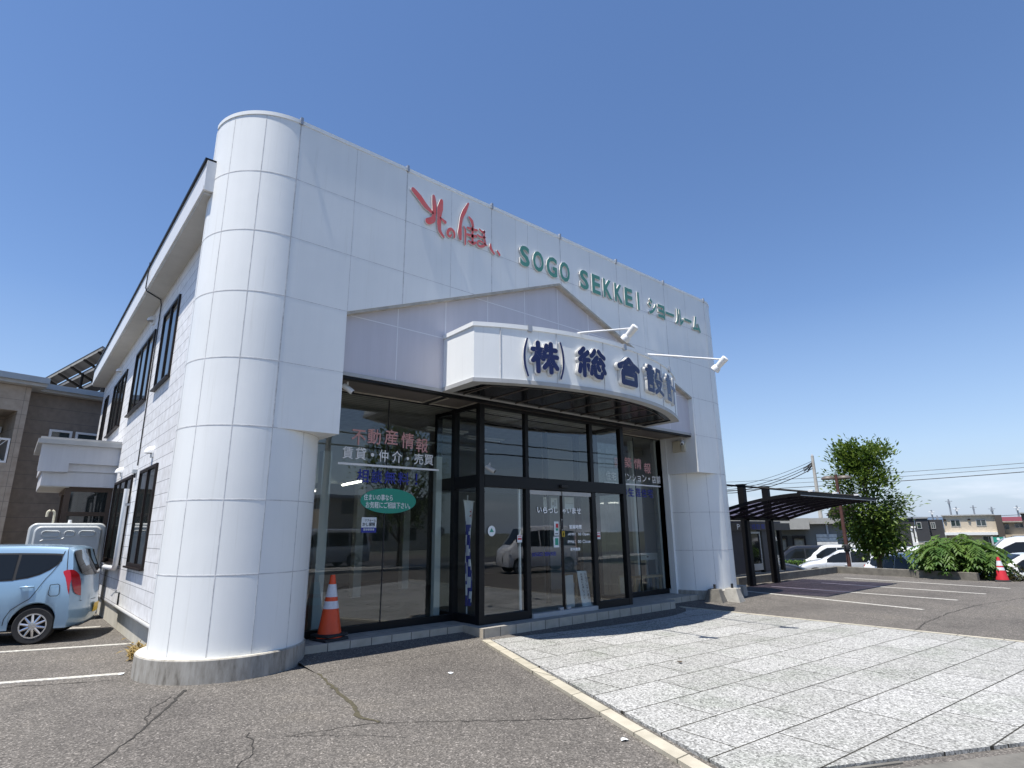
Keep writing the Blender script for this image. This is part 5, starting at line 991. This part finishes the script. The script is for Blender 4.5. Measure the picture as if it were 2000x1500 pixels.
x, y, _ = pol(18.2, 28.7); tree('bushy green tree with a narrow top behind the low wall', (x, y, -.5), 5.4, 1.45, 1.3, 14, 11000, .18, None, prof1)
x, y, _ = pol(12.75, 25.3); S = thing('bush', 'large bright green bush with drooping leaves spilling over the low wall', 'bush', (x, y, -.6)); rn = random.Random(5); m = MB(); st = MB()
tx, ty = math.sin(R(12.75)), -math.cos(R(12.75)); dx_, dy_ = math.cos(R(12.75)), math.sin(R(12.75))
for k in range(300):
    u = rn.uniform(-1.2, .98); wv = rn.uniform(-.95, .75); hm = 1.42 * (1 - abs((u + .1) / 1.42) ** 2.6) ** .75 * (1 - .3 * abs(wv)) ; zt = .0 + hm * rn.uniform(.2, 1.05) ** .65
    if abs(u) > 1.0: zt = min(zt, 1.0)
    o = Vector((x + tx * u + dx_ * wv, y + ty * u + dy_ * wv, zt)); az_ = rn.uniform(0, 2 * PI); dr = Vector((math.cos(az_) - dx_ * .5, math.sin(az_) - dy_ * .5, rn.uniform(-.15, .25))).normalized(); Lr = rn.uniform(.35, .6)
    if k % 6 == 0: st.tube([(x + tx * u * .35 + dx_ * wv * .3, y + ty * u * .35 + dy_ * wv * .3, -.6), (x + tx * u * .8 + dx_ * wv * .8, y + ty * u * .8 + dy_ * wv * .8, zt * .55), tuple(o)], [.025, .018, .006], 5)
    for i in range(7):
        t = i / 6; p = o + dr * Lr * t - Vector((0, 0, .30 * t * t)); sd_ = dr.cross(Vector((0, 0, 1))).normalized()
        for sg in (-1, 1):
            d = (dr * .55 + sd_ * sg * .7 + Vector((0, 0, -.35 - .5 * t))); leaf(m, p, d, Vector((0, 0, 1)), rn.uniform(.17, .26), rn.uniform(.036, .052))
    leaf(m, p, dr + Vector((0, 0, -.9)), Vector((0, 0, 1)), .22, .04)
m.build('foliage', M['leaf2'], S, recalc=False); st.build('stems', M['bark'], S)
def clump(name, label, cat, cx, cy_, z, rx, ry, rz_, n_, mt, ln, seed, kind=None):
    rn = random.Random(seed); m = MB()
    for k in range(n_):
        p = Vector((cx + rn.gauss(0, rx), cy_ + rn.gauss(0, ry), z + abs(rn.gauss(0, rz_)))); leaf(m, p, Vector((rn.uniform(-1, 1), rn.uniform(-1, 1), rn.uniform(-.3, .9))), Vector((0, 0, 1)), ln * rn.uniform(.6, 1.3), ln * .22)
    return tag(m.build(name, mt, recalc=False), label, cat, kind=kind)
x, y, _ = pol(9.95, 24.6); clump('vine', 'dark reddish green creeper at the foot of the red cone', 'creeper', x, y, -.1, .22, .28, .2, 500, M['vine'], .14, 3)
M['dry'] = leaf_material('dry_grass', (.22, .15, .05), (.34, .25, .10), .2)
clump('dry_weeds', 'dry yellow weeds at the foot of the side wall', 'weeds', 1.66, 9.75, 0, .05, .35, .06, 420, M['dry'], .10, 9)
x, y, _ = pol(23.6, 38); S_ = MB()
rn = random.Random(8)
for k in range(1800):
    u = rn.uniform(-1.8, 1.8); p = Vector((x + math.sin(R(23.6)) * u + rn.uniform(-.3, .3), y - math.cos(R(23.6)) * u + rn.uniform(-.3, .3), -1.1 + rn.uniform(0, 1) ** .5 * .95)); leaf(S_, p, Vector((rn.uniform(-1, 1), rn.uniform(-1, 1), rn.uniform(-.2, 1))), Vector((0, 0, 1)), .14, .04)
tag(S_.build('hedge', M['leaf2'], recalc=False), 'low clipped hedge between the dark shelter and the silver crossover', 'hedge')
# ------------------------------------------------------------------ far buildings
def frame(az, d):
    c, s = math.cos(R(az)), math.sin(R(az)); return (lambda u, w_, z: (c * (d + w_) + s * u, s * (d + w_) - c * u, z)), (lambda a: d * math.tan(R(az - a)))
def fbox(m, f, u0, u1, w0, w1, z0, z1): return m.add([f(u, w_, z) for z in (z0, z1) for w_ in (w0, w1) for u in (u0, u1)], [(0, 2, 3, 1), (4, 5, 7, 6), (0, 1, 5, 4), (2, 6, 7, 3), (0, 4, 6, 2), (1, 3, 7, 5)])
def fwindow(f, u0, u1, z0, z1, par, w_=0, n=2, mf='wgrey'):
    t = .07; m = MB(); fbox(m, f, u0, u1, w_ - .06, w_ + .02, z1 - t, z1); fbox(m, f, u0, u1, w_ - .06, w_ + .02, z0, z0 + t); fbox(m, f, u0, u0 + t, w_ - .06, w_ + .02, z0 + t, z1 - t); fbox(m, f, u1 - t, u1, w_ - .06, w_ + .02, z0 + t, z1 - t)
    for k in range(1, n): c = u0 + (u1 - u0) * k / n; fbox(m, f, c - t / 2, c + t / 2, w_ - .055, w_ + .02, z0 + t, z1 - t)
    o = m.build('window', M[mf], par); m = MB(); m.quad(f(u0 + t, w_ - .02, z0 + t), f(u1 - t, w_ - .02, z0 + t), f(u1 - t, w_ - .02, z1 - t), f(u0 + t, w_ - .02, z1 - t)); m.build('pane', M['hglass'], o, recalc=False); return o
gw = mat('grey_warehouse_cladding', (.20, .195, .185), .8, var=.15, vscale=.6); gr = mat('pale_grey_roof_sheet', (.36, .35, .32), .6, var=.1)
f, U = frame(24.2, 50); S = thing('warehouse', 'long low grey warehouse with loading docks and white shutters', 'warehouse', f(0, 6, -1.5))
m = MB(); fbox(m, f, U(32), U(17.6), 0, 14, -1.5, 2.0); m.build('wall', gw, S)
m = MB(); fbox(m, f, U(32), U(22.9), -1.4, 14, 1.62, 2.42); fbox(m, f, U(22.9) + .001, U(17.6), -.5, 14, 2.0, 2.42); m.build('canopy_roof', gr, S)
for a, b in ((25.55, 24.72), (24.35, 23.3)):
    m = MB(); fbox(m, f, U(a), U(b), -.35, 0, .95, 1.15); fbox(m, f, U(a), U(a) + .13, -.35, 0, -.55, .95); fbox(m, f, U(b) - .13, U(b), -.35, 0, -.55, .95); d_ = m.build('dock_door', M['brown'], S); m = MB(); fbox(m, f, U(a) + .13, U(b) - .13, -.05, -.001, -.55, .95); m.build('panel', M['cream'], d_)
shut = brick_mat('white_roller_shutter', (.66, .66, .65), (.70, .70, .69), (.38, .38, .38), 20, .28, .03, 'xz')
for a, b in ((22.45, 20.9), (20.4, 18.9)):
    m = MB(); fbox(m, f, U(a), U(b), -.08, -.002, -1.2, 1.25); d_ = m.build('roller_shutter', shut, S)
    for k in (.12, .62): m = MB(); u_ = U(a) + (U(b) - U(a)) * k; fbox(m, f, u_, u_ + .45, -.1, -.081, .28, .44); m.build('pane', M['ink'], d_)
m = MB(); fbox(m, f, U(21.55) - .06, U(21.55) + .06, -.12, -.001, .9, 2.0); m.build('downpipe', M['galv'], S)
D = 110; zz = lambda e: 1.62 + e * D
dk = mat('charcoal_house_cladding', (.042, .042, .046), .7, var=.15); bw_ = mat('beige_render', (.56, .48, .37), .85, var=.1, vscale=1.0); brd = mat('brown_house_cladding', (.085, .07, .06), .8)
f, U = frame(15.8, D); S = thing('house', 'dark charcoal house with two white flue pipes behind the tree', 'house', f(0, 4, LZ))
m = MB(); fbox(m, f, U(18.6), U(15.30), 0, 9, LZ, zz(.0135)); m.build('wall', dk, S); m = MB(); fbox(m, f, U(18.7), U(15.28), -.2, 9.2, zz(.0135), zz(.0135) + .12); m.build('roof', M['galv'], S)
for a, zt in ((15.56, .0005), (15.32, .0005)): m = MB(); m.tube([f(U(a), -.5, -1), f(U(a), -.5, zz(zt))], .16, 8); m.tube([f(U(a), -.5, zz(zt)), f(U(a) + .1, -.8, zz(zt) + .1)], .16, 8); m.build('flue', M['white'], S)
m = MB(); fbox(m, f, U(15.5), U(15.12), -1.4, -.6, LZ, zz(-.019)); m.build('meter_box', M['white'], S)
f, U = frame(14.5, D - 2); S = thing('house', 'black clad house with a square window between flue pipes and beige house', 'house', f(0, 4, LZ))
m = MB(); fbox(m, f, U(15.28), U(14.40), 0, 8, -.2, zz(.0128)); fbox(m, f, U(14.39), U(13.44), 1.5, 8, -.2, zz(.011)); m.build('wall', dk, S); m = MB(); fbox(m, f, U(15.26), U(13.46), .1, 8, LZ, -.21); m.build('lower_wall', M['cream'], S); m = MB(); fbox(m, f, U(15.33), U(14.36), -.15, 8.1, zz(.0128), zz(.0128) + .12); m.build('roof', M['wgrey'], S)
fwindow(f, U(15.17), U(14.86), zz(-.001), zz(.0078), S, 0, 1); fwindow(f, U(14.25), U(13.95), zz(-.001), zz(.0075), S, 1.5, 2); fwindow(f, U(14.9), U(14.55), LZ + .2, -.3, S, .1, 1)
f, U = frame(11.8, D); S = thing('house', 'flat roofed beige house with two upper windows and a white band', 'house', f(0, 4, LZ))
m = MB(); fbox(m, f, U(13.42), U(10.25), 0, 8, .95, zz(.0155)); fbox(m, f, U(13.40), U(10.3), .3, 8, LZ, .55); m.build('wall', bw_, S); m = MB(); fbox(m, f, U(10.25), U(9.85), -.6, 8, LZ, zz(.0155)); m.build('side_wall', brd, S)
m = MB(); fbox(m, f, U(13.5), U(10.22), -.3, 8, zz(.0155) + .001, zz(.0155) + .16); m.build('roof', M['wgrey'], S); m = MB(); fbox(m, f, U(13.45), U(10.26), -.7, 0, .551, .949); m.build('awning', M['white'], S)
fwindow(f, U(12.97), U(12.36), zz(.0015), zz(.0102), S); fwindow(f, U(11.41), U(10.8), zz(.0018), zz(.0102), S); fwindow(f, U(11.2), U(10.5), LZ + .3, .4, S, .3)
for a in (13.3, 11.8): m = MB(); c = f(U(a), -.1, zz(.0105)); m.lathe([(0, .1), (.16, .05), (.18, -.12)], 8, c); m.build('vent', M['brown'], S)
f, U = frame(9.3, D + 4); S = thing('house', 'beige house with a dark red roof at the right edge', 'house', f(0, 4, LZ))
m = MB(); fbox(m, f, U(9.85), U(8.3), 0, 8, LZ, zz(.0062)); m.build('wall', bw_, S); m = MB(); m.prism([(-.5, zz(.0078)), (4, zz(.0138)), (8.5, zz(.0078))], lambda a, b, t: f(t, a, b), U(9.95), U(8.2)); m.build('roof', mat('dark_red_roof', (.16, .028, .035), .6), S); m = MB(); fbox(m, f, U(9.93), U(8.22), -.6, 0, zz(.0062), zz(.0078) - .01); m.build('eave', M['cream'], S)
fwindow(f, U(9.75), U(9.5), zz(-.003), zz(.004), S, 0, 1); fwindow(f, U(9.2), U(8.7), zz(-.001), zz(.0045), S)
m = MB(); fbox(m, f, U(9.45), U(8.3), -2.2, 0, .35, .5); m.build('porch_roof', M['wgrey'], S); m = MB(); fbox(m, f, U(9.55), U(9.5), -2.1, -2.0, LZ, .35); m.build('porch_post', M['brown'], S)
f, U = frame(8.0, D - 6); S = thing('house', 'dark grey house cut off by the right edge', 'house', f(0, 4, LZ)); m = MB(); fbox(m, f, U(8.72), U(5.5), 0, 8, LZ, zz(.0158)); m.build('wall', brd, S); m = MB(); fbox(m, f, U(8.8), U(5.4), -.3, 8.2, zz(.0158), zz(.0158) + .15); m.build('roof', M['wgrey'], S)
f, U = frame(22.8, 75); S = thing('house', 'house with a dark red gable roof rising behind the warehouse', 'house', f(0, 4, LZ)); m = MB(); fbox(m, f, U(21.2), U(19.5), 0, 8, LZ, 3.2); m.build('wall', brd, S); m = MB(); m.prism([(U(21.35), 3.2), (U(20.9), 4.1), (U(19.4), 4.1), (U(19.2), 3.2)], lambda a, b, t: f(a, t, b), -.3, 8); m.build('roof', mat('dark_maroon_roof', (.06, .03, .032), .6), S)
for i, (az_, e, d, lb) in enumerate(((12.83, .0378, 150, 'left half of the paired lattice masts behind the beige house'), (12.45, .0275, 150, 'shorter right half of the paired masts behind the beige house'), (11.39, .0287, 160, 'thin pole standing above the middle of the beige roof'), (10.31, .0262, 150, 'dark pole at the right end of the beige roof'), (8.85, .0268, 150, 'aerial mast above the red roofed house'), (14.05, .024, 150, 'aerial mast behind the black clad house'), (13.75, .0165, 150, 'short pole right of the aerial behind the black clad house'))):
    x, y, z = pol(az_, d, 1.62 + e * d); S = thing('mast', lb, 'mast', (x, y, LZ), 0, 'distant poles and masts'); m = MB(); m.tube([(x, y, LZ), (x, y, z)], [.22, .13], 6); m.build('pole', M['galv'], S)
    m = MB(); m.obox(x, y, z - .9, .9 if i != 2 else .3, .3, .35, .4); m.tube([(x - .8, y + .4, z - .4), (x + .8, y - .4, z - .4)], .05, 4); m.build('antenna', M['white'] if i in (1, 4, 5) else M['galv'], S)
tag(MB().tube(sag(pol(16, 155, 4.0), pol(7, 155, 4.2), .3), .05, 4).build('power_line', M['cable']), 'faint distant wire strung between the far poles', 'power line')
f, U = frame(10.3, 58); S = thing('sign_board', 'small green sign board with a white emblem on grey posts', 'sign', f(0, 0, LZ)); m = MB(); fbox(m, f, U(10.62), U(9.98), 0, .06, 1.62 - .0190 * 58, 1.62 - .0125 * 58); m.build('board', M['vteal'], S)
m = MB(); c = f(0, -.02, 1.62 - .0148 * 58); m.lathe([(0, 0), (.1, 0)], 10, c, 'x'); m.build('emblem', M['vwhite'], S)
for a in (10.66, 9.94): m = MB(); fbox(m, f, U(a) - .06, U(a) + .06, -.02, .08, LZ, 1.62 - .0118 * 58); m.build('post', M['wgrey'], S)
m = MB(); rows = []
for k in range(61):
    a = -20 + k * 1.6; h_ = 22 + 16 * math.sin(k * .37) + 9 * math.sin(k * .9 + 1); rows.append([pol(a, 3000, -5), pol(a, 3000, h_), pol(a, 3400, -5)])
m.grid(rows); tag(m.build('hills', mat('far_blue_hills', (.20, .27, .36), 1), loc=(0, 0, 0), recalc=False), kind='structure')
# ------------------------------------------------------------------ neighbouring house on the left
ha = R(11.6); hc, hs_ = math.cos(ha), math.sin(ha); hf = lambda u, w_, z: (1.5 + u * hc - w_ * hs_, 24 + u * hs_ + w_ * hc, z)
S = thing('house', 'taupe two storey house with a lattice balcony and rooftop solar panels', 'house', hf(-4, 4, 0))
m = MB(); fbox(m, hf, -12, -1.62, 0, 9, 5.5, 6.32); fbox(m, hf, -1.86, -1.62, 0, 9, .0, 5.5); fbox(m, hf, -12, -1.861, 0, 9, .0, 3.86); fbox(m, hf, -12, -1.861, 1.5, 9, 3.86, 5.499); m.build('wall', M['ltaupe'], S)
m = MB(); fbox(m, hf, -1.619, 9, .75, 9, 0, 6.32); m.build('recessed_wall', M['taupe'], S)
gut = mat('blue_grey_gutter', (.34, .38, .41), .5)
m = MB(); fbox(m, hf, -12, -1.28, -.42, -.30, 6.42, 6.6); m.build('gutter', gut, S); m = MB(); fbox(m, hf, -12, -1.30, -.30, 9.3, 6.32, 6.63); m.build('eave', M['wgrey'], S); m = MB(); fbox(m, hf, -1.299, 9.2, .33, .45, 6.40, 6.57); m.build('gutter', gut, S); m = MB(); fbox(m, hf, -1.298, 9.2, .45, 9.3, 6.32, 6.60); m.build('eave', M['wgrey'], S)
m = MB()
for t in (3.86, 4.56): fbox(m, hf, -12, -1.88, .02, .07, t, t + .06)
fbox(m, hf, -1.93, -1.88, .02, .07, 3.92, 4.56)
for k in range(60):
    for s_ in (-1, 1):
        u0 = -8 + k * .12; a, b = hf(u0, .045, 3.92), hf(u0 + .64 * s_ * .8, .045, 4.56)
        if max(u0, u0 + .51 * s_) < -1.9: m.tube([a, b], .009, 4)
m.build('balcony_rail', M['white'], S); fwindow(hf, -3.6, -2.08, 3.9, 5.28, S, 1.5, 2, 'white'); m = MB(); fbox(m, hf, -2.02, -1.90, 1.38, 1.499, 4.95, 5.15); m.build('wall_lamp', M['white'], S, bevel=.01)
fwindow(hf, -.80, -.16, 4.45, 5.14, S, .75, 1, 'white'); fwindow(hf, -.06, .8, 4.45, 5.14, S, .75, 1, 'white'); fwindow(hf, -3.4, -1.9, 1.0, 2.2, S, 0, 2, 'brown')
m = MB(); m.tube([hf(-1.55, .70, 0), hf(-1.55, .70, 6.3)], .03, 6); m.build('downpipe', M['taupe'], S)
pv_ = mat('solar_panel_underside', (.014, .014, .018), .6)
def sl(t, w_, d=0): return hf(.16 + 3.2 * t, w_, 8.22 - 1.7 * t + d)
for k in range(7):
    t0, t1 = k / 7 + .008, (k + 1) / 7 - .014; m = MB()
    m.add([sl(t0, .4), sl(t1, .4), sl(t1, 12), sl(t0, 12), sl(t0, .4, .05), sl(t1, .4, .05), sl(t1, 12, .05), sl(t0, 12, .05)], [(0, 1, 2, 3), (4, 7, 6, 5), (0, 4, 5, 1), (1, 5, 6, 2), (2, 6, 7, 3), (3, 7, 4, 0)]); m.build('solar_panel', pv_, S)
    m = MB(); m.tube([sl(t0, .3, -.06), sl(t0, 12.1, -.06)], .045, 4); m.build('array_rail', M['galv'] if k else M['wgrey'], S)
for k in range(8): w_ = .7 + k * 1.5; m = MB(); m.tube([sl(0, w_, -.13), sl(1, w_, -.13)], .05, 4); m.build('array_rafter', M['cp'], S)
for t, w_ in ((.12, .8), (.12, 3.5), (.12, 6.5), (.6, .8), (.6, 3.5)): m = MB(); p = sl(t, w_, -.15); m.tube([(p[0], p[1], 6.55), p], .10 if w_ < 1 else .05, 6); m.build('array_post', M['cp'], S)
# kerosene tank by the porch
S = thing('kerosene_tank', 'large grey moulded fuel tank with embossed front beside the porch', 'tank', (.95, 15.25, 0))
def rrect(x0, x1, z0, z1, r, n=6): return [(cx + r * math.cos(a0 + PI / 2 * k / n), cz + r * math.sin(a0 + PI / 2 * k / n)) for cx, cz, a0 in ((x1 - r, z1 - r, 0), (x0 + r, z1 - r, PI / 2), (x0 + r, z0 + r, PI), (x1 - r, z0 + r, 1.5 * PI)) for k in range(n + 1)]
m = MB(); m.prism(rrect(.33, 1.60, .35, 1.90, .13), lambda u, v, t: (u, t, v), 15.1, 15.7); m.prism(rrect(.41, 1.52, .42, 1.84, .12), lambda u, v, t: (u, t, v), 15.0, 15.1); m.build('shell', M['tank'], S, bevel=.03, smooth=60)
for x0, x1 in ((.54, .82), (.90, 1.06), (1.14, 1.40)):
    m = MB(); q = rrect(x0, x1, 1.64, 1.74, .05); m.tube([(u, 14.995, v) for u, v in q] + [(q[0][0], 14.995, q[0][1])], .013, 6); m.build('embossed_rib', M['tank'], S, smooth=60)
m = MB(); m.tube([(.53, 14.995, 1.55), (.58, 14.995, 1.58), (.86, 14.995, 1.585), (.90, 14.995, 1.61)], .011, 6); m.build('embossed_rib', M['tank'], S, smooth=60)
m = MB(); m.tube([(.70, 15.4, 1.88), (.70, 15.4, 2.10)] + [(.64 + .06 * math.cos(PI * k / 8), 15.4, 2.10 + .06 * math.sin(PI * k / 8)) for k in range(9)] + [(.58, 15.4, 2.03)], .022, 8); m.build('vent_pipe', M['beige'], S, smooth=60)
m = MB(); m.tube([(.98, 15.4, 1.88), (.98, 15.4, 1.97)], [.04, .03], 10); m.build('filler_cap', M['white'], S)
for x in (.45, 1.48):
    for y in (15.15, 15.6): m = MB(); m.tube([(x, y, 0), (x, y, .4)], .03, 8); m.build('leg', M['galv'], S)
# ------------------------------------------------------------------ across the street, mirrored in the glass
for i, (x, y, sx_, sy_, h_, mt, lb) in enumerate(((-6, -30, 12, 9, 6.5, bw_, 'pale beige two storey house across the street'), (10, -36, 12, 9, 5.0, gw, 'grey flat roofed house across the street'), (27, -38, 11, 9, 4.8, bw_, 'low beige house across the street, right of the grey one'))):
    S = thing('house', lb, 'house', (x, y, 0)); m = MB(); m.obox(x, y, 0, sx_, sy_, h_); m.build('wall', mt, S); m = MB(); m.obox(x, y, h_, sx_ + .6, sy_ + .6, .3); m.build('roof', M['galv'], S)
    for k in range(3):
        for z in (1.0, 3.9 if h_ > 6 else 3.4): m = MB(); u_ = x - sx_ / 2 + sx_ * (k + .7) / 3.4; m.box(u_ - .8, u_ + .8, y + sy_ / 2 - .02, y + sy_ / 2 + .04, z, z + 1.2); m.build('window', M['hglass'], S)
tree('street tree across the forecourt mirrored in the shop window', (14.6, -8.0, .1), 6.8, 2.0, 1.9, 21, 3000, .22)
x, y = 10.5, -7.6; S = thing('utility_pole', 'utility pole on the pavement behind the viewpoint', 'utility pole', (x, y, 0)); m = MB(); m.tube([(x, y, 0), (x, y, 10)], [.16, .11], 10); m.build('pole', M['pole'], S)
for i, z in enumerate((9.6, 8.9, 7.2, 6.6)): tag(MB().tube(sag((-40, -7.6, z), (60, -7.7, z), 1.0), .025 + .01 * (i > 1), 5).build('power_line', M['cable']), ['highest', 'second', 'third', 'lowest'][i] + ' street wire behind the viewpoint mirrored in the glass', 'power line')
o = make_car('white kei van parked behind the viewpoint mirrored in the door glass', KVAN, white_p, (17.2, -2.6, 0), R(200))
o = make_car('silver minivan on the road behind the viewpoint mirrored in the left window', VAN, silver_p, (12.2, -11.5, .0), R(175))
rn = random.Random(4)
for x, y, lb in ((4.28, 6.17, 'scrap of white paper on the asphalt in front of the left shop window'), (4.01, 3.35, 'scrap of white paper lying beside the pale kerb'), (1.32, 8.88, 'scrap of white paper at the end of the near left parking line')):
    m = MB(); q = [(x + .035 * math.cos(k * 1.05) * rn.uniform(.6, 1.2), y + .035 * math.sin(k * 1.05) * rn.uniform(.6, 1.2), .006 + rn.uniform(0, .012)) for k in range(6)]; m.add(q + [(x, y, .022)], [(k, (k + 1) % 6, 6) for k in range(6)]); tag(m.build('paper_scrap', M['paper'], recalc=False), lb, 'litter')
m = MB(); x, y = 6.61, 4.57
for k in range(5): leaf(m, Vector((x, y, .035)), Vector((math.cos(k * 1.3), math.sin(k * 1.3), .3)), Vector((0, 0, 1)), .05, .015)
tag(m.build('dry_leaf', M['bark'], recalc=False), 'small dark dry leaf lying on the pale paving', 'leaf')
print('all ok')
